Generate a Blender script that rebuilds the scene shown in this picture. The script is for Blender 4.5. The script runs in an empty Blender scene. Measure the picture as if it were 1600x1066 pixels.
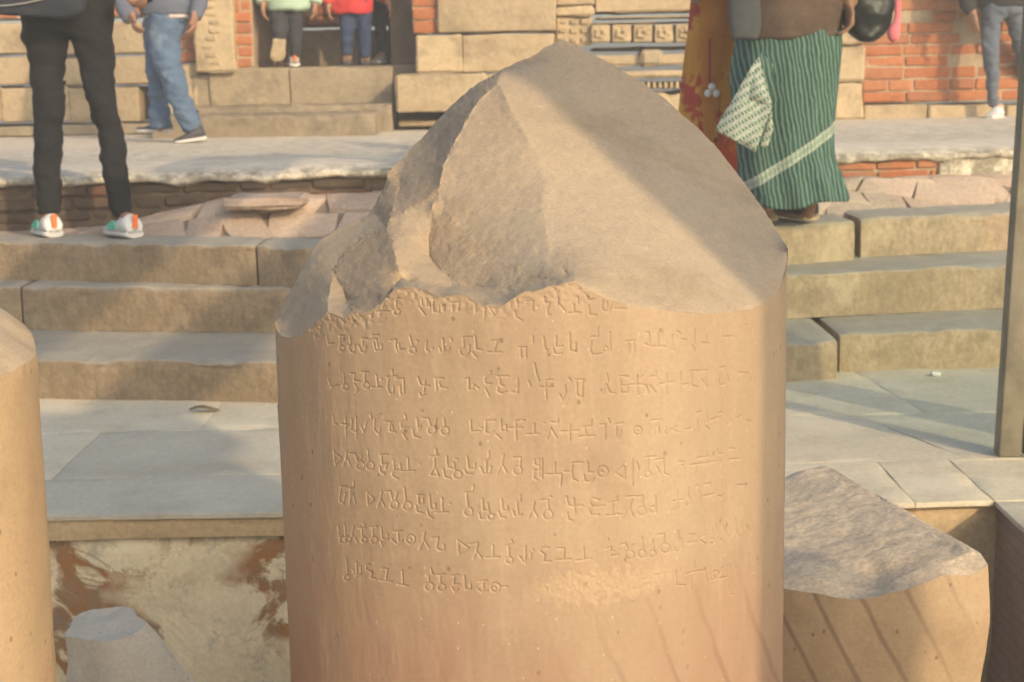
import bpy, bmesh, math, random
import numpy as np
from mathutils import Vector, Matrix, noise, geometry
R = math.radians
sc = bpy.context.scene
col = sc.collection
rnd = random.Random(7)

# ------------------------------------------------------------------ camera
F = 2400.0                      # focal length in pixels of the 1600 px wide photograph
EYE = Vector((0, 0, 1.18)); PITCH = math.atan(433 / F); ROLL = R(1.2)
fw = Vector((0, math.cos(PITCH), -math.sin(PITCH)))
r0 = Vector((1, 0, 0)); u0 = Vector((0, math.sin(PITCH), math.cos(PITCH)))
rt = r0 * math.cos(ROLL) - u0 * math.sin(ROLL)
up = u0 * math.cos(ROLL) + r0 * math.sin(ROLL)
cam = bpy.data.cameras.new('camera'); camo = bpy.data.objects.new('camera', cam); col.objects.link(camo)
camo.matrix_world = Matrix(((rt.x, up.x, -fw.x, EYE.x), (rt.y, up.y, -fw.y, EYE.y), (rt.z, up.z, -fw.z, EYE.z), (0, 0, 0, 1)))
cam.sensor_width = 36; cam.lens = F / 1600 * 36; cam.clip_start = 0.05; cam.clip_end = 500
cam.dof.use_dof = True; cam.dof.focus_distance = 1.95; cam.dof.aperture_fstop = 13
sc.camera = camo
# ------------------------------------------------------------------ light
SUN_AZ, SUN_EL = R(36), R(25)   # sun behind the photographer's right shoulder
sund = Vector((math.sin(SUN_AZ) * math.cos(SUN_EL), -math.cos(SUN_AZ) * math.cos(SUN_EL), math.sin(SUN_EL)))
w = bpy.data.worlds.new('World'); sc.world = w; w.use_nodes = True
nt = w.node_tree; sky = nt.nodes.new('ShaderNodeTexSky'); sky.sky_type = 'NISHITA'; sky.sun_disc = False
sky.sun_elevation = SUN_EL; sky.sun_rotation = math.atan2(sund.x, sund.y)
sky.dust_density = 3.4; sky.air_density = 1.0; sky.ozone_density = 1.0
bg = nt.nodes['Background']; bg.inputs[1].default_value = 0.15
nt.links.new(sky.outputs[0], bg.inputs[0])
sl = bpy.data.lights.new('sun', 'SUN'); sl.energy = 1.85; sl.angle = R(0.6); sl.color = (1, 0.77, 0.50)
so = bpy.data.objects.new('sun', sl); col.objects.link(so)
so.rotation_euler = sund.to_track_quat('Z', 'Y').to_euler()
sc.view_settings.view_transform = 'Standard'; sc.view_settings.look = 'None'
sc.view_settings.exposure = 0.80; sc.view_settings.gamma = 1
sc.cycles.volume_bounces = 0; sc.cycles.max_bounces = 6

# ------------------------------------------------------------------ helpers
def ray(px, py): return fw + rt * ((px - 800) / F) - up * ((py - 533) / F)
def atZ(px, py, z):
    d = ray(px, py); return EYE + d * ((z - EYE.z) / d.z)
def atY(px, py, Y):
    d = ray(px, py); return EYE + d * (Y / d.y)
def proj(p):
    v = Vector(p) - EYE; z = v.dot(fw)
    return 800 + F * v.dot(rt) / z, 533 - F * v.dot(up) / z
def pxm(Y): return F / (Y * 1.0)         # pixels per metre at depth Y (near enough)
def fbm(p, s, o=3):
    v = Vector(p) * s; a = 1.0; t = 0.0
    for _ in range(o):
        t += a * noise.noise(v); v = v * 2.03 + Vector((3.1, 1.7, 5.3)); a *= 0.5
    return t
def nvec(p, s): return noise.noise_vector(Vector(p) * s)

def mesh(name, verts, faces, mats, parent=None, smooth=True, sharp=None, mi=None, attr=None):
    me = bpy.data.meshes.new(name); me.from_pydata([tuple(v) for v in verts], [], faces); me.validate()
    for m in (mats if isinstance(mats, (list, tuple)) else [mats]): me.materials.append(m)
    if mi is not None and len(mi) == len(me.polygons): me.polygons.foreach_set('material_index', mi)
    if smooth:
        me.polygons.foreach_set('use_smooth', [True] * len(me.polygons))
        if sharp: me.set_sharp_from_angle(angle=R(sharp))
    if attr is not None:
        a = me.attributes.new('var', 'FLOAT', 'POINT'); a.data.foreach_set('value', attr)
    me.update()
    o = bpy.data.objects.new(name, me); col.objects.link(o)
    if parent: o.parent = parent
    return o
def empty(name, label, cat, group=None):
    o = bpy.data.objects.new(name, None); col.objects.link(o); return tag(o, label, cat, group)
def tag(o, label=None, cat=None, group=None, kind=None):
    if label: o['label'] = label
    if cat: o['category'] = cat
    if group: o['group'] = group
    if kind: o['kind'] = kind
    return o

class MB:
    """collects vertices and faces, plus one random value per piece"""
    def __init__(s): s.v = []; s.f = []; s.a = []; s.m = []
    def add(s, v, f, var=0.5, mi=0):
        n = len(s.v); s.v += [Vector(p) for p in v]; s.f += [tuple(i + n for i in q) for q in f]; s.a += [var] * len(v); s.m += [mi] * len(f)
    def build(s, name, mats, parent=None, smooth=True, sharp=None):
        return mesh(name, s.v, s.f, mats, parent, smooth, sharp, s.m, s.a)

def roundbox(x0, x1, y0, y1, z0, z1, seg=0.05, rad=0.012, amp=0.004, sc_=9.0, seed=0, chip=0.0):
    """a box with rounded, slightly uneven faces and worn edges"""
    L = (x1 - x0, y1 - y0, z1 - z0); n = [max(2, min(60, int(l / seg + .5))) for l in L]
    idx = {}; V = []; Fc = []
    rad = min(rad, min(L) * .45)
    lo = Vector((x0, y0, z0)); off = Vector((seed * 1.37, seed * 2.11, seed * .73))
    def coord(k, i):                       # extra rows near each edge so that the rounding is real
        t = i / n[k]
        if i == 0: return 0
        if i == n[k]: return L[k]
        if i == 1: return rad
        if i == n[k] - 1: return L[k] - rad
        return rad + (L[k] - 2 * rad) * (i - 1) / (n[k] - 2)
    n = [max(3, q) for q in n]
    def vid(i, j, k):
        key = (i, j, k)
        if key not in idx:
            p = [coord(0, i), coord(1, j), coord(2, k)]
            q = [min(max(p[a], rad), L[a] - rad) for a in range(3)]
            d = Vector(p) - Vector(q); c = Vector(q)
            if d.length > 1e-9: d.normalize()
            P = lo + c + d * rad
            e = amp * fbm(P + off, sc_, 3)
            if chip:
                ne = sum(1 for a in range(3) if abs(p[a] - q[a]) > 1e-9)
                if ne >= 2: e -= chip * max(0, fbm(P + off, 5.0, 3) + .25)
            idx[key] = len(V); V.append(P + d * e)
        return idx[key]
    for a in range(3):
        b, c = (a + 1) % 3, (a + 2) % 3
        for side in (0, n[a]):
            for i in range(n[b]):
                for j in range(n[c]):
                    q = []
                    for (di, dj) in ((0, 0), (1, 0), (1, 1), (0, 1)):
                        t = [0, 0, 0]; t[a] = side; t[b] = i + di; t[c] = j + dj; q.append(vid(*t))
                    Fc.append(tuple(q if side else q[::-1]))
    return V, Fc

def loft(mb, secs, n=20, ref=(0, 1, 0), var=.5, mi=0, cap=True, fold=None, flat=False):
    """tube through (centre, half width, half depth) sections, rings across the path"""
    P = [Vector(s[0]) for s in secs]; ref = Vector(ref); rings = []
    for i, s in enumerate(secs):
        t = (P[min(i + 1, len(P) - 1)] - P[max(i - 1, 0)]).normalized()
        sd = t.cross(ref)
        if sd.length < 1e-4: sd = Vector((1, 0, 0))
        sd.normalize(); o = sd.cross(t).normalized()
        if flat: sd = Vector((1, 0, 0)); o = Vector((0, 1, 0))
        ring = []
        for k in range(n):
            a = 2 * math.pi * k / n; g = 1.0
            if fold: g = fold(a, i / (len(secs) - 1))
            ring.append(P[i] + sd * (math.cos(a) * s[1] * g) + o * (math.sin(a) * s[2] * g))
        rings.append(ring)
    V = [p for r_ in rings for p in r_]; Fc = []
    for i in range(len(rings) - 1):
        for k in range(n):
            Fc.append((i * n + k, i * n + (k + 1) % n, (i + 1) * n + (k + 1) % n, (i + 1) * n + k))
    if cap:
        Fc.append(tuple(range(n))[::-1]); Fc.append(tuple((len(rings) - 1) * n + k for k in range(n)))
    mb.add(V, Fc, var, mi)

def interp(secs, m):
    """smooth (Catmull-Rom) refinement of loft sections"""
    A = [tuple(s[0]) + tuple(s[1:]) for s in secs]; out = []
    for i in range(len(A) - 1):
        p0, p1, p2, p3 = A[max(i - 1, 0)], A[i], A[i + 1], A[min(i + 2, len(A) - 1)]
        for k in range(m):
            t = k / m
            out.append([.5 * (2 * b + (c - a) * t + (2 * a - 5 * b + 4 * c - d) * t * t + (3 * b - a - 3 * c + d) * t ** 3) for a, b, c, d in zip(p0, p1, p2, p3)])
    out.append(list(A[-1]))
    return [(Vector(o[:3]), max(.002, o[3]), max(.002, o[4])) for o in out]

def fused(name, mb, mat, parent, voxel=.009, wr=0.0, wsc=(9, 9, 16), smooth_it=3):
    """join the pieces of mb into one continuous skin"""
    me = bpy.data.meshes.new(name + '_raw'); me.from_pydata([tuple(v) for v in mb.v], [], mb.f)
    o = bpy.data.objects.new('raw', me); col.objects.link(o)
    m = o.modifiers.new('r', 'REMESH'); m.mode = 'VOXEL'; m.voxel_size = voxel; m.use_smooth_shade = True
    s = o.modifiers.new('s', 'SMOOTH'); s.factor = .5; s.iterations = smooth_it
    dg = bpy.context.evaluated_depsgraph_get(); ev = o.evaluated_get(dg)
    nm = bpy.data.meshes.new_from_object(ev); nm.name = name
    bpy.data.objects.remove(o); bpy.data.meshes.remove(me)
    if wr:
        nv = len(nm.vertices)
        for v in nm.vertices:
            p = v.co; q = Vector((p.x * wsc[0], p.y * wsc[1], p.z * wsc[2]))
            e = noise.noise(q) + .5 * noise.noise(q * 2.1 + Vector((4, 2, 1)))
            rg = abs(noise.noise(q * .8 + Vector((9, 9, 9))))
            v.co = p + v.normal * wr * (e - .8 * max(0, .25 - rg) * 2)
    nm.materials.clear(); nm.materials.append(mat)
    nm.polygons.foreach_set('use_smooth', [True] * len(nm.polygons)); nm.update()
    b = bpy.data.objects.new(name, nm); col.objects.link(b); b.parent = parent
    return b

# ------------------------------------------------------------------ materials
class NT:
    def __init__(s, name):
        s.m = bpy.data.materials.new(name); s.m.use_nodes = True; s.t = s.m.node_tree; s.n = s.t.nodes; s.l = s.t.links
        s.b = s.n['Principled BSDF']; s.b.inputs['Specular IOR Level'].default_value = .25
        s.co = s.n.new('ShaderNodeTexCoord').outputs['Object']
    def set(s, sock, v):
        if isinstance(v, bpy.types.NodeSocket): s.l.new(v, sock)
        else: sock.default_value = v
    def mp(s, sx, sy, sz, loc=(0, 0, 0), rot=(0, 0, 0), co=None):
        m = s.n.new('ShaderNodeMapping'); m.inputs['Scale'].default_value = (sx, sy, sz); m.inputs['Location'].default_value = loc; m.inputs['Rotation'].default_value = rot
        s.l.new(co or s.co, m.inputs[0]); return m.outputs[0]
    def noise(s, sc_, det=5, ro=.6, co=None, dist=0, out=0):
        n = s.n.new('ShaderNodeTexNoise'); n.inputs['Scale'].default_value = sc_; n.inputs['Detail'].default_value = det
        n.inputs['Roughness'].default_value = ro; n.inputs['Distortion'].default_value = dist
        s.l.new(co or s.co, n.inputs['Vector']); return n.outputs[out]
    def vor(s, sc_, co=None, feat='F1'):
        n = s.n.new('ShaderNodeTexVoronoi'); n.inputs['Scale'].default_value = sc_; n.feature = feat
        s.l.new(co or s.co, n.inputs['Vector']); return n.outputs['Distance']
    def wave(s, sc_, dist, det, co=None, dsc=1.0, prof='SIN'):
        n = s.n.new('ShaderNodeTexWave'); n.inputs['Scale'].default_value = sc_; n.inputs['Distortion'].default_value = dist; n.wave_profile = prof
        n.inputs['Detail'].default_value = det; n.inputs['Detail Scale'].default_value = dsc; s.l.new(co or s.co, n.inputs['Vector']); return n.outputs['Fac']
    def ramp(s, f, a, b, va=0.0, vb=1.0):
        n = s.n.new('ShaderNodeMapRange'); n.inputs[1].default_value = a; n.inputs[2].default_value = b; n.inputs[3].default_value = va; n.inputs[4].default_value = vb
        s.l.new(f, n.inputs[0]); return n.outputs[0]
    def mix(s, f, a, b, mode='MIX'):
        n = s.n.new('ShaderNodeMix'); n.data_type = 'RGBA'; n.blend_type = mode
        s.set(n.inputs[0], f)
        for k, v in ((6, a), (7, b)): s.set(n.inputs[k], v if isinstance(v, bpy.types.NodeSocket) else (*v, 1) if len(v) == 3 else v)
        return n.outputs[2]
    def math(s, op, a, b=0.0):
        n = s.n.new('ShaderNodeMath'); n.operation = op; s.set(n.inputs[0], a); s.set(n.inputs[1], b); return n.outputs[0]
    def attr(s):
        n = s.n.new('ShaderNodeAttribute'); n.attribute_name = 'var'; return n.outputs['Fac']
    def sep(s, co=None):
        n = s.n.new('ShaderNodeSeparateXYZ'); s.l.new(co or s.co, n.inputs[0]); return n.outputs
    def bump(s, h, st, dist=.01, prev=None):
        n = s.n.new('ShaderNodeBump'); n.inputs['Strength'].default_value = st; n.inputs['Distance'].default_value = dist
        s.l.new(h, n.inputs['Height'])
        if prev: s.l.new(prev, n.inputs['Normal'])
        return n.outputs[0]
    def done(s, c, rough=.85, nor=None):
        s.set(s.b.inputs['Base Color'], c if isinstance(c, bpy.types.NodeSocket) else (*c, 1)); s.set(s.b.inputs['Roughness'], rough)
        if nor: s.l.new(nor, s.b.inputs['Normal'])
        return s.m

def stone(name, c1, c2, c3=None, big=2.0, fine=90.0, bs=.35, bd=.004, pits=0.0, streak=0.0, dust=None, grainy=.25):
    t = NT(name)
    c = t.mix(t.ramp(t.noise(big, 5, .6), .35, .65), c1, c2)
    if c3: c = t.mix(t.ramp(t.noise(big * 2.7, 6, .65), .52, .72), c, c3)
    m = t.noise(fine, 4, .7)
    c = t.mix(1.0, c, t.mix(t.ramp(m, .25, .75), (1 - grainy,) * 3, (1 + grainy,) * 3), 'MULTIPLY')
    h = t.math('ADD', t.math('MULTIPLY', m, .6), t.noise(fine * .28, 4, .6))
    if streak:
        s_ = t.noise(14, 3, .6, co=t.mp(1, 1, .06))
        c = t.mix(t.ramp(s_, .35, .7, 0, streak), c, tuple(q * .62 for q in c1))
    if pits:
        v = t.vor(pits, co=t.mp(1, 1, .8)); k = t.ramp(v, .07, .11, 1, 0)
        c = t.mix(t.math('MULTIPLY', k, .55), c, tuple(q * .3 for q in c1))
        h = t.math('SUBTRACT', h, t.math('MULTIPLY', k, .6))
    return t, c, t.bump(h, bs, bd)

# ------------------------------------------------------------------ the inscribed pillar
PC = Vector((0.0255, 2.13)); PR = 0.3555
LEAN = 0.0
def cyl(px, py, back=False, c=None, r=None):
    """where the ray of a pixel meets the pillar's wall"""
    c = c or PC; r = r or PR
    d = ray(px, py); a = d.x * d.x + d.y * d.y; b = -2 * (d.x * c.x + d.y * c.y); q = c.x ** 2 + c.y ** 2 - r * r
    D = b * b - 4 * a * q
    t = (-b + (math.sqrt(D) if back else -math.sqrt(D))) / (2 * a) if D > 0 else -b / (2 * a)
    return EYE + d * t, t

RIM = [(429,505),(433,516),(440,525),(450,528),(467,526),(482,515),(497,501),(511,487),(522,491),(537,497),(545,491),(552,488),(572,490),
 (585,483),(596,475),(606,462),(618,452),(632,449),(645,449),(657,451),(668,455),(680,461),(690,465),(703,462),(715,461),(728,463),(737,468),(745,474),(754,478),(768,477),(782,480),(795,472),
 (806,463),(822,455),(834,456),(846,452),(858,447),(872,446),(884,442),(896,440),(910,449),(925,456),(944,465),(964,473),(984,478),(1004,481),(1030,484),(1056,487),(1082,489),(1109,490),(1133,489),
 (1156,486),(1172,483),(1187,477),(1201,468),(1214,456),(1223,441),(1229,420),(1231,400)]
BACKR = [(1231,388),(1218,366),(1195,330),(1170,295),(1145,262),(1120,230),(1100,210),(1085,195),(1062,176),(1040,155),(1012,136),(985,118),(960,103),(935,90),(915,80),(898,70),(880,62)]
SIL = [(866,67,2.47),(850,75,2.45),(838,84,2.44),(825,92,2.42),(812,95,2.42),(800,102,2.41),(786,108,2.40),(776,115,2.39),(758,124,2.39),(740,135,2.40),(720,152,2.40),(700,170,2.40),(680,192,2.40),(660,215,2.39),
 (648,226,2.37),(638,236,2.35),(625,250,2.32),(612,262,2.28),(606,274,2.26),(604,288,2.25),(596,300,2.24),(588,314,2.22),(583,326,2.21),(575,336,2.20),(560,344,2.19),(545,350,2.19),(522,362,2.18),(500,376,2.17),(486,394,2.16),(474,414,2.15),(463,438,2.14),(450,462,2.14),(440,482,2.13),(433,496,2.13)]
def pl1(px, py): return 1.167 / (.499 - .449 * (px - 800) / 2400 + (py - 100) / 2400)
def pl2(px, py): return 1.302 / (.565 + .24 * (px - 800) / 2400 + .79 * (py - 100) / 2400)
BREAK = [   # breaklines of the fracture: (px, py, depth)
 [(786,108,2.40),(779,130,2.29),(790,150,pl1(790,150)),(800,172,pl1(800,172)),(817,206,pl1(817,206)),(830,228,pl1(830,228)),(842,248,pl1(842,248)),(851,278,pl1(851,278)),(849,320,pl1(849,320)),(855,371,pl1(855,371)-.01),(866,395,1.895),(884,426,1.835),(896,440,'F')],
 [(779,130,2.29),(764,142,2.272),(749,155,2.253),(736,176,2.23),(724,198,2.208),(711,221,2.185),(699,244,2.162),(692,266,2.13),(688,286,2.11),(686,303,2.099)],
 [(686,303,2.099),(694,324,2.073),(708,344,2.045),(724,362,2.023),(744,383,1.99),(766,400,1.96),(790,414,1.92),(813,424,1.89),(836,431,1.86),(859,436,1.825),(872,446,'F')],
 [(686,303,2.099),(676,322,2.07),(673,345,2.062),(670,372,2.045),(672,400,2.02),(680,413,1.995),(690,425,1.972),(702,435,1.95),(716,443,1.93),(738,447,1.915),(760,448,1.895),(780,449,1.87),(800,448,1.855),(830,443,1.838),(859,436,1.825)],
 [(686,303,2.099),(666,313,2.095),(648,322,2.09),(628,333,2.08),(608,342,2.075),(604,352,2.07)],
 [(604,352,2.07),(610,366,2.035),(615,381,2.0),(619,402,1.955),(623,422,1.925),(627,434,1.93)],
 [(627,434,1.93),(642,438,1.925),(656,438,1.915),(673,444,1.91),(690,449,1.905),(703,446,1.92),(716,443,1.93)],
 [(608,342,2.075),(615,322,2.12),(623,300,2.2),(624,286,2.24),(618,272,2.27),(612,262,2.28)],
 [(604,352,2.07),(594,340,2.15),(583,326,2.21)],
 [(604,352,2.07),(584,361,2.095),(562,374,2.095),(545,387,2.09),(530,404,2.08),(521,424,2.045),(516,445,1.97),(513,467,1.93),(511,487,'F')],
 [(521,424,2.045),(531,446,1.985),(541,468,1.945),(552,488,'F')],
 [(627,434,1.93),(618,446,1.90),(606,462,'F')],
]
def rough_line(pts, step=3.0, amp=1.6, seed=0.0):
    out = []
    for i in range(len(pts) - 1):
        a, b = pts[i], pts[i + 1]; n = max(1, int(math.hypot(b[0] - a[0], b[1] - a[1]) / step))
        for k in range(n):
            t = k / n; x = a[0] + (b[0] - a[0]) * t; y = a[1] + (b[1] - a[1]) * t; iw = (1 - t) / a[2] + t / b[2]
            e = amp if (i or k) else 0
            out.append((x + e * noise.noise(Vector((x * .09, y * .09, seed))) + .5 * e * noise.noise(Vector((x * .3, y * .3, seed))),
                        y + e * noise.noise(Vector((x * .09, y * .09, seed + 7))) + .5 * e * noise.noise(Vector((x * .3, y * .3, seed + 7))), 1 / iw))
    out.append(pts[-1]); return out
def tdepth(p):
    if p[2] == 'F': return cyl(p[0], p[1])[1]
    if p[2] == 'B': return cyl(p[0], p[1], True)[1]
    return p[2] / ray(p[0], p[1]).y

def build_fracture(parent, mat):
    conv = lambda L: [(p[0], p[1], tdepth(p)) for p in L]
    rim = rough_line(conv([(x, y, 'F') for x, y in RIM]), 3, 1.0, 1)
    bk = rough_line(conv([(x, y, 'B') for x, y in BACKR]), 3, 1.2, 2)
    sil = rough_line(conv(SIL), 3, 1.4, 3)
    loop = rim + bk + sil
    pts = [(p[0], p[1]) for p in loop]; T = [p[2] for p in loop]; fixed = [True] * len(loop)
    nb = len(loop); edges = [(i, (i + 1) % nb) for i in range(nb)]
    for bi, L in enumerate(BREAK):
        c = rough_line(conv(L), 3, 1.5, 10 + bi * 3); k0 = len(pts)
        for p in c: pts.append((p[0], p[1])); T.append(p[2]); fixed.append(True)
        edges += [(i, i + 1) for i in range(k0, len(pts) - 1)]
    nbk = len(pts); poly = np.array([p[:2] for p in loop]); fix = np.array([p for p in pts])
    gx = []
    for j, y in enumerate(np.arange(64, 530, 3.4)):
        for x in np.arange(430 + (j % 2) * 1.9, 1232, 3.9): gx.append((x, y))
    gx = np.array(gx) + np.array([[rnd.uniform(-.5, .5), rnd.uniform(-.5, .5)] for _ in gx])
    ins = np.zeros(len(gx), bool); n = len(poly)
    for i in range(n):
        a, b = poly[i], poly[(i + 1) % n]
        c = ((a[1] > gx[:, 1]) != (b[1] > gx[:, 1])) & (gx[:, 0] < (b[0] - a[0]) * (gx[:, 1] - a[1]) / (b[1] - a[1] + 1e-12) + a[0])
        ins ^= c
    gx = gx[ins]
    keep = np.ones(len(gx), bool)
    for c in range(0, len(gx), 2000):
        d = ((gx[c:c + 2000, None, :] - fix[None]) ** 2).sum(-1).min(1); keep[c:c + 2000] = d > 4.0
    gx = gx[keep]
    allp = [Vector(p) for p in pts] + [Vector(p) for p in gx]
    vo, eo, fo, ov, oe, of_ = geometry.delaunay_2d_cdt(allp, edges, [], 1, 1e-4)
    P = np.array([(v.x, v.y) for v in vo]); w = np.full(len(P), np.nan); fx = np.zeros(len(P), bool)
    cen = [sum((vo[i] for i in f), Vector((0, 0))) / len(f) for f in fo]
    cc = np.array([(c.x, c.y) for c in cen]); ic = np.zeros(len(cc), bool)
    for i in range(n):
        a, b = poly[i], poly[(i + 1) % n]
        c = ((a[1] > cc[:, 1]) != (b[1] > cc[:, 1])) & (cc[:, 0] < (b[0] - a[0]) * (cc[:, 1] - a[1]) / (b[1] - a[1] + 1e-12) + a[0])
        ic ^= c
    fo = [f for f, k in zip(fo, ic) if k]
    for i, src in enumerate(ov):
        for s in src:
            if s < nbk: w[i] = 1 / T[s]; fx[i] = True
    un = np.isnan(w); good = np.where(~un)[0]
    # crossing points of breaklines and free points start at the nearest fixed value, then relax
    for c in np.array_split(np.where(un)[0], 20):
        if len(c): w[c] = w[good[((P[c][:, None] - P[good][None]) ** 2).sum(-1).argmin(1)]]
    E = set()
    for f in fo:
        for k in range(len(f)): a, b = f[k], f[(k + 1) % len(f)]; E.add((min(a, b), max(a, b)))
    E = np.array(sorted(E)); wt = 1 / np.maximum(1.0, np.hypot(*(P[E[:, 0]] - P[E[:, 1]]).T))
    den = np.bincount(E[:, 0], wt, len(P)) + np.bincount(E[:, 1], wt, len(P)) + 1e-12
    for it in range(1500):
        s = np.bincount(E[:, 0], wt * w[E[:, 1]], len(P)) + np.bincount(E[:, 1], wt * w[E[:, 0]], len(P))
        nw = s / den; w = np.where(fx, w, w + 1.0 * (nw - w))
    bset = {}
    for i, src in enumerate(ov):
        for s in src:
            if s < nb: bset[s] = i
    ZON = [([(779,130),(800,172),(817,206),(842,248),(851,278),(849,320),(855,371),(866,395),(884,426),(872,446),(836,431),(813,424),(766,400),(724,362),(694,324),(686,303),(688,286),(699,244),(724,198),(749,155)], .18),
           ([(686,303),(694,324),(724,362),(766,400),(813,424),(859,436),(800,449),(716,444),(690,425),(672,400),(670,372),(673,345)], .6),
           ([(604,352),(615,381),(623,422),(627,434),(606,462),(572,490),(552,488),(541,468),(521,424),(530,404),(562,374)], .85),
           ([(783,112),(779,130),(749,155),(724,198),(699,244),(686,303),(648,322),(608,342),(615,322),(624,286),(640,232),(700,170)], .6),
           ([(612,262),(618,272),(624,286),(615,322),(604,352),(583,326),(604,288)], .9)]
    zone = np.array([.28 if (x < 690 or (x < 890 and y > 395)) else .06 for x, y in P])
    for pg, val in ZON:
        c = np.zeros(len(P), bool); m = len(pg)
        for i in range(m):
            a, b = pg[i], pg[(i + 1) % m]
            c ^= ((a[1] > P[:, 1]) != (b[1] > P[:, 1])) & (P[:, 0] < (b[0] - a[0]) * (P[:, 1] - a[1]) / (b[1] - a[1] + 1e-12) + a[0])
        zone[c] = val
    V = []
    rimi = set(bset[i] for i in range(nb) if i in bset)
    for i in range(len(P)):
        p = EYE + ray(P[i][0], P[i][1]) / w[i]
        if i not in rimi:
            k = .0013
            p = p + nvec(p, 110) * (.0007 + .0013 * zone[i])
            p = p + nvec(p, 22) * k + nvec(p + Vector((3, 1, 2)), 60) * k * .6 + nvec(p, 8) * .0022
        V.append(p)
    Fc = [tuple(f) for f in fo]
    # the hidden back: from the skyline of the break down to a lower broken rim, plus a skirt inside the shaft
    L = [bset[i] for i in range(nb) if i in bset]
    def ringpt(a, z, r=PR): return Vector((PC.x + r * math.sin(a), PC.y - r * math.cos(a), z))
    nr = len(rim); prev = None
    for i in range(nb):
        if i not in bset: continue
        top = V[bset[i]]
        if i < nr:      # skirt, a little inside the wall
            a = math.atan2(top.x - PC.x, PC.y - top.y); q = [ringpt(a, top.z - .03, PR - .012)]
        elif i < nr + len(bk):
            a = math.atan2(top.x - PC.x, PC.y - top.y); q = [ringpt(a, top.z - .1, PR - .002)]
        else:
            k = (i - nr - len(bk)) / (len(sil) - 1); a = R(178) + k * R(360 - 178 - 92)
            z0 = 1.02 - .3 * k; b = ringpt(a, min(z0, top.z - .02)); m = top.lerp(b, .5) + Vector((0, .02, 0))
            q = [m + nvec(m, 12) * .006, b]
        ids = [bset[i]] + [len(V) + j for j in range(len(q))]; V += q
        if prev and len(prev) == len(ids):
            for j in range(len(ids) - 1): Fc.append((prev[j + 1], ids[j + 1], ids[j], prev[j]))
        elif prev:
            Fc.append((prev[0], prev[1], ids[1], ids[0]))
        prev = ids
    o = mesh('broken_top', V, Fc, mat, parent, True, 32, attr=list(zone) + [.4] * (len(V) - len(zone)))
    bm = bmesh.new(); bm.from_mesh(o.data); bmesh.ops.recalc_face_normals(bm, faces=bm.faces); bm.to_mesh(o.data); bm.free()
    o.data.set_sharp_from_angle(angle=R(34))
    return o

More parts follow.
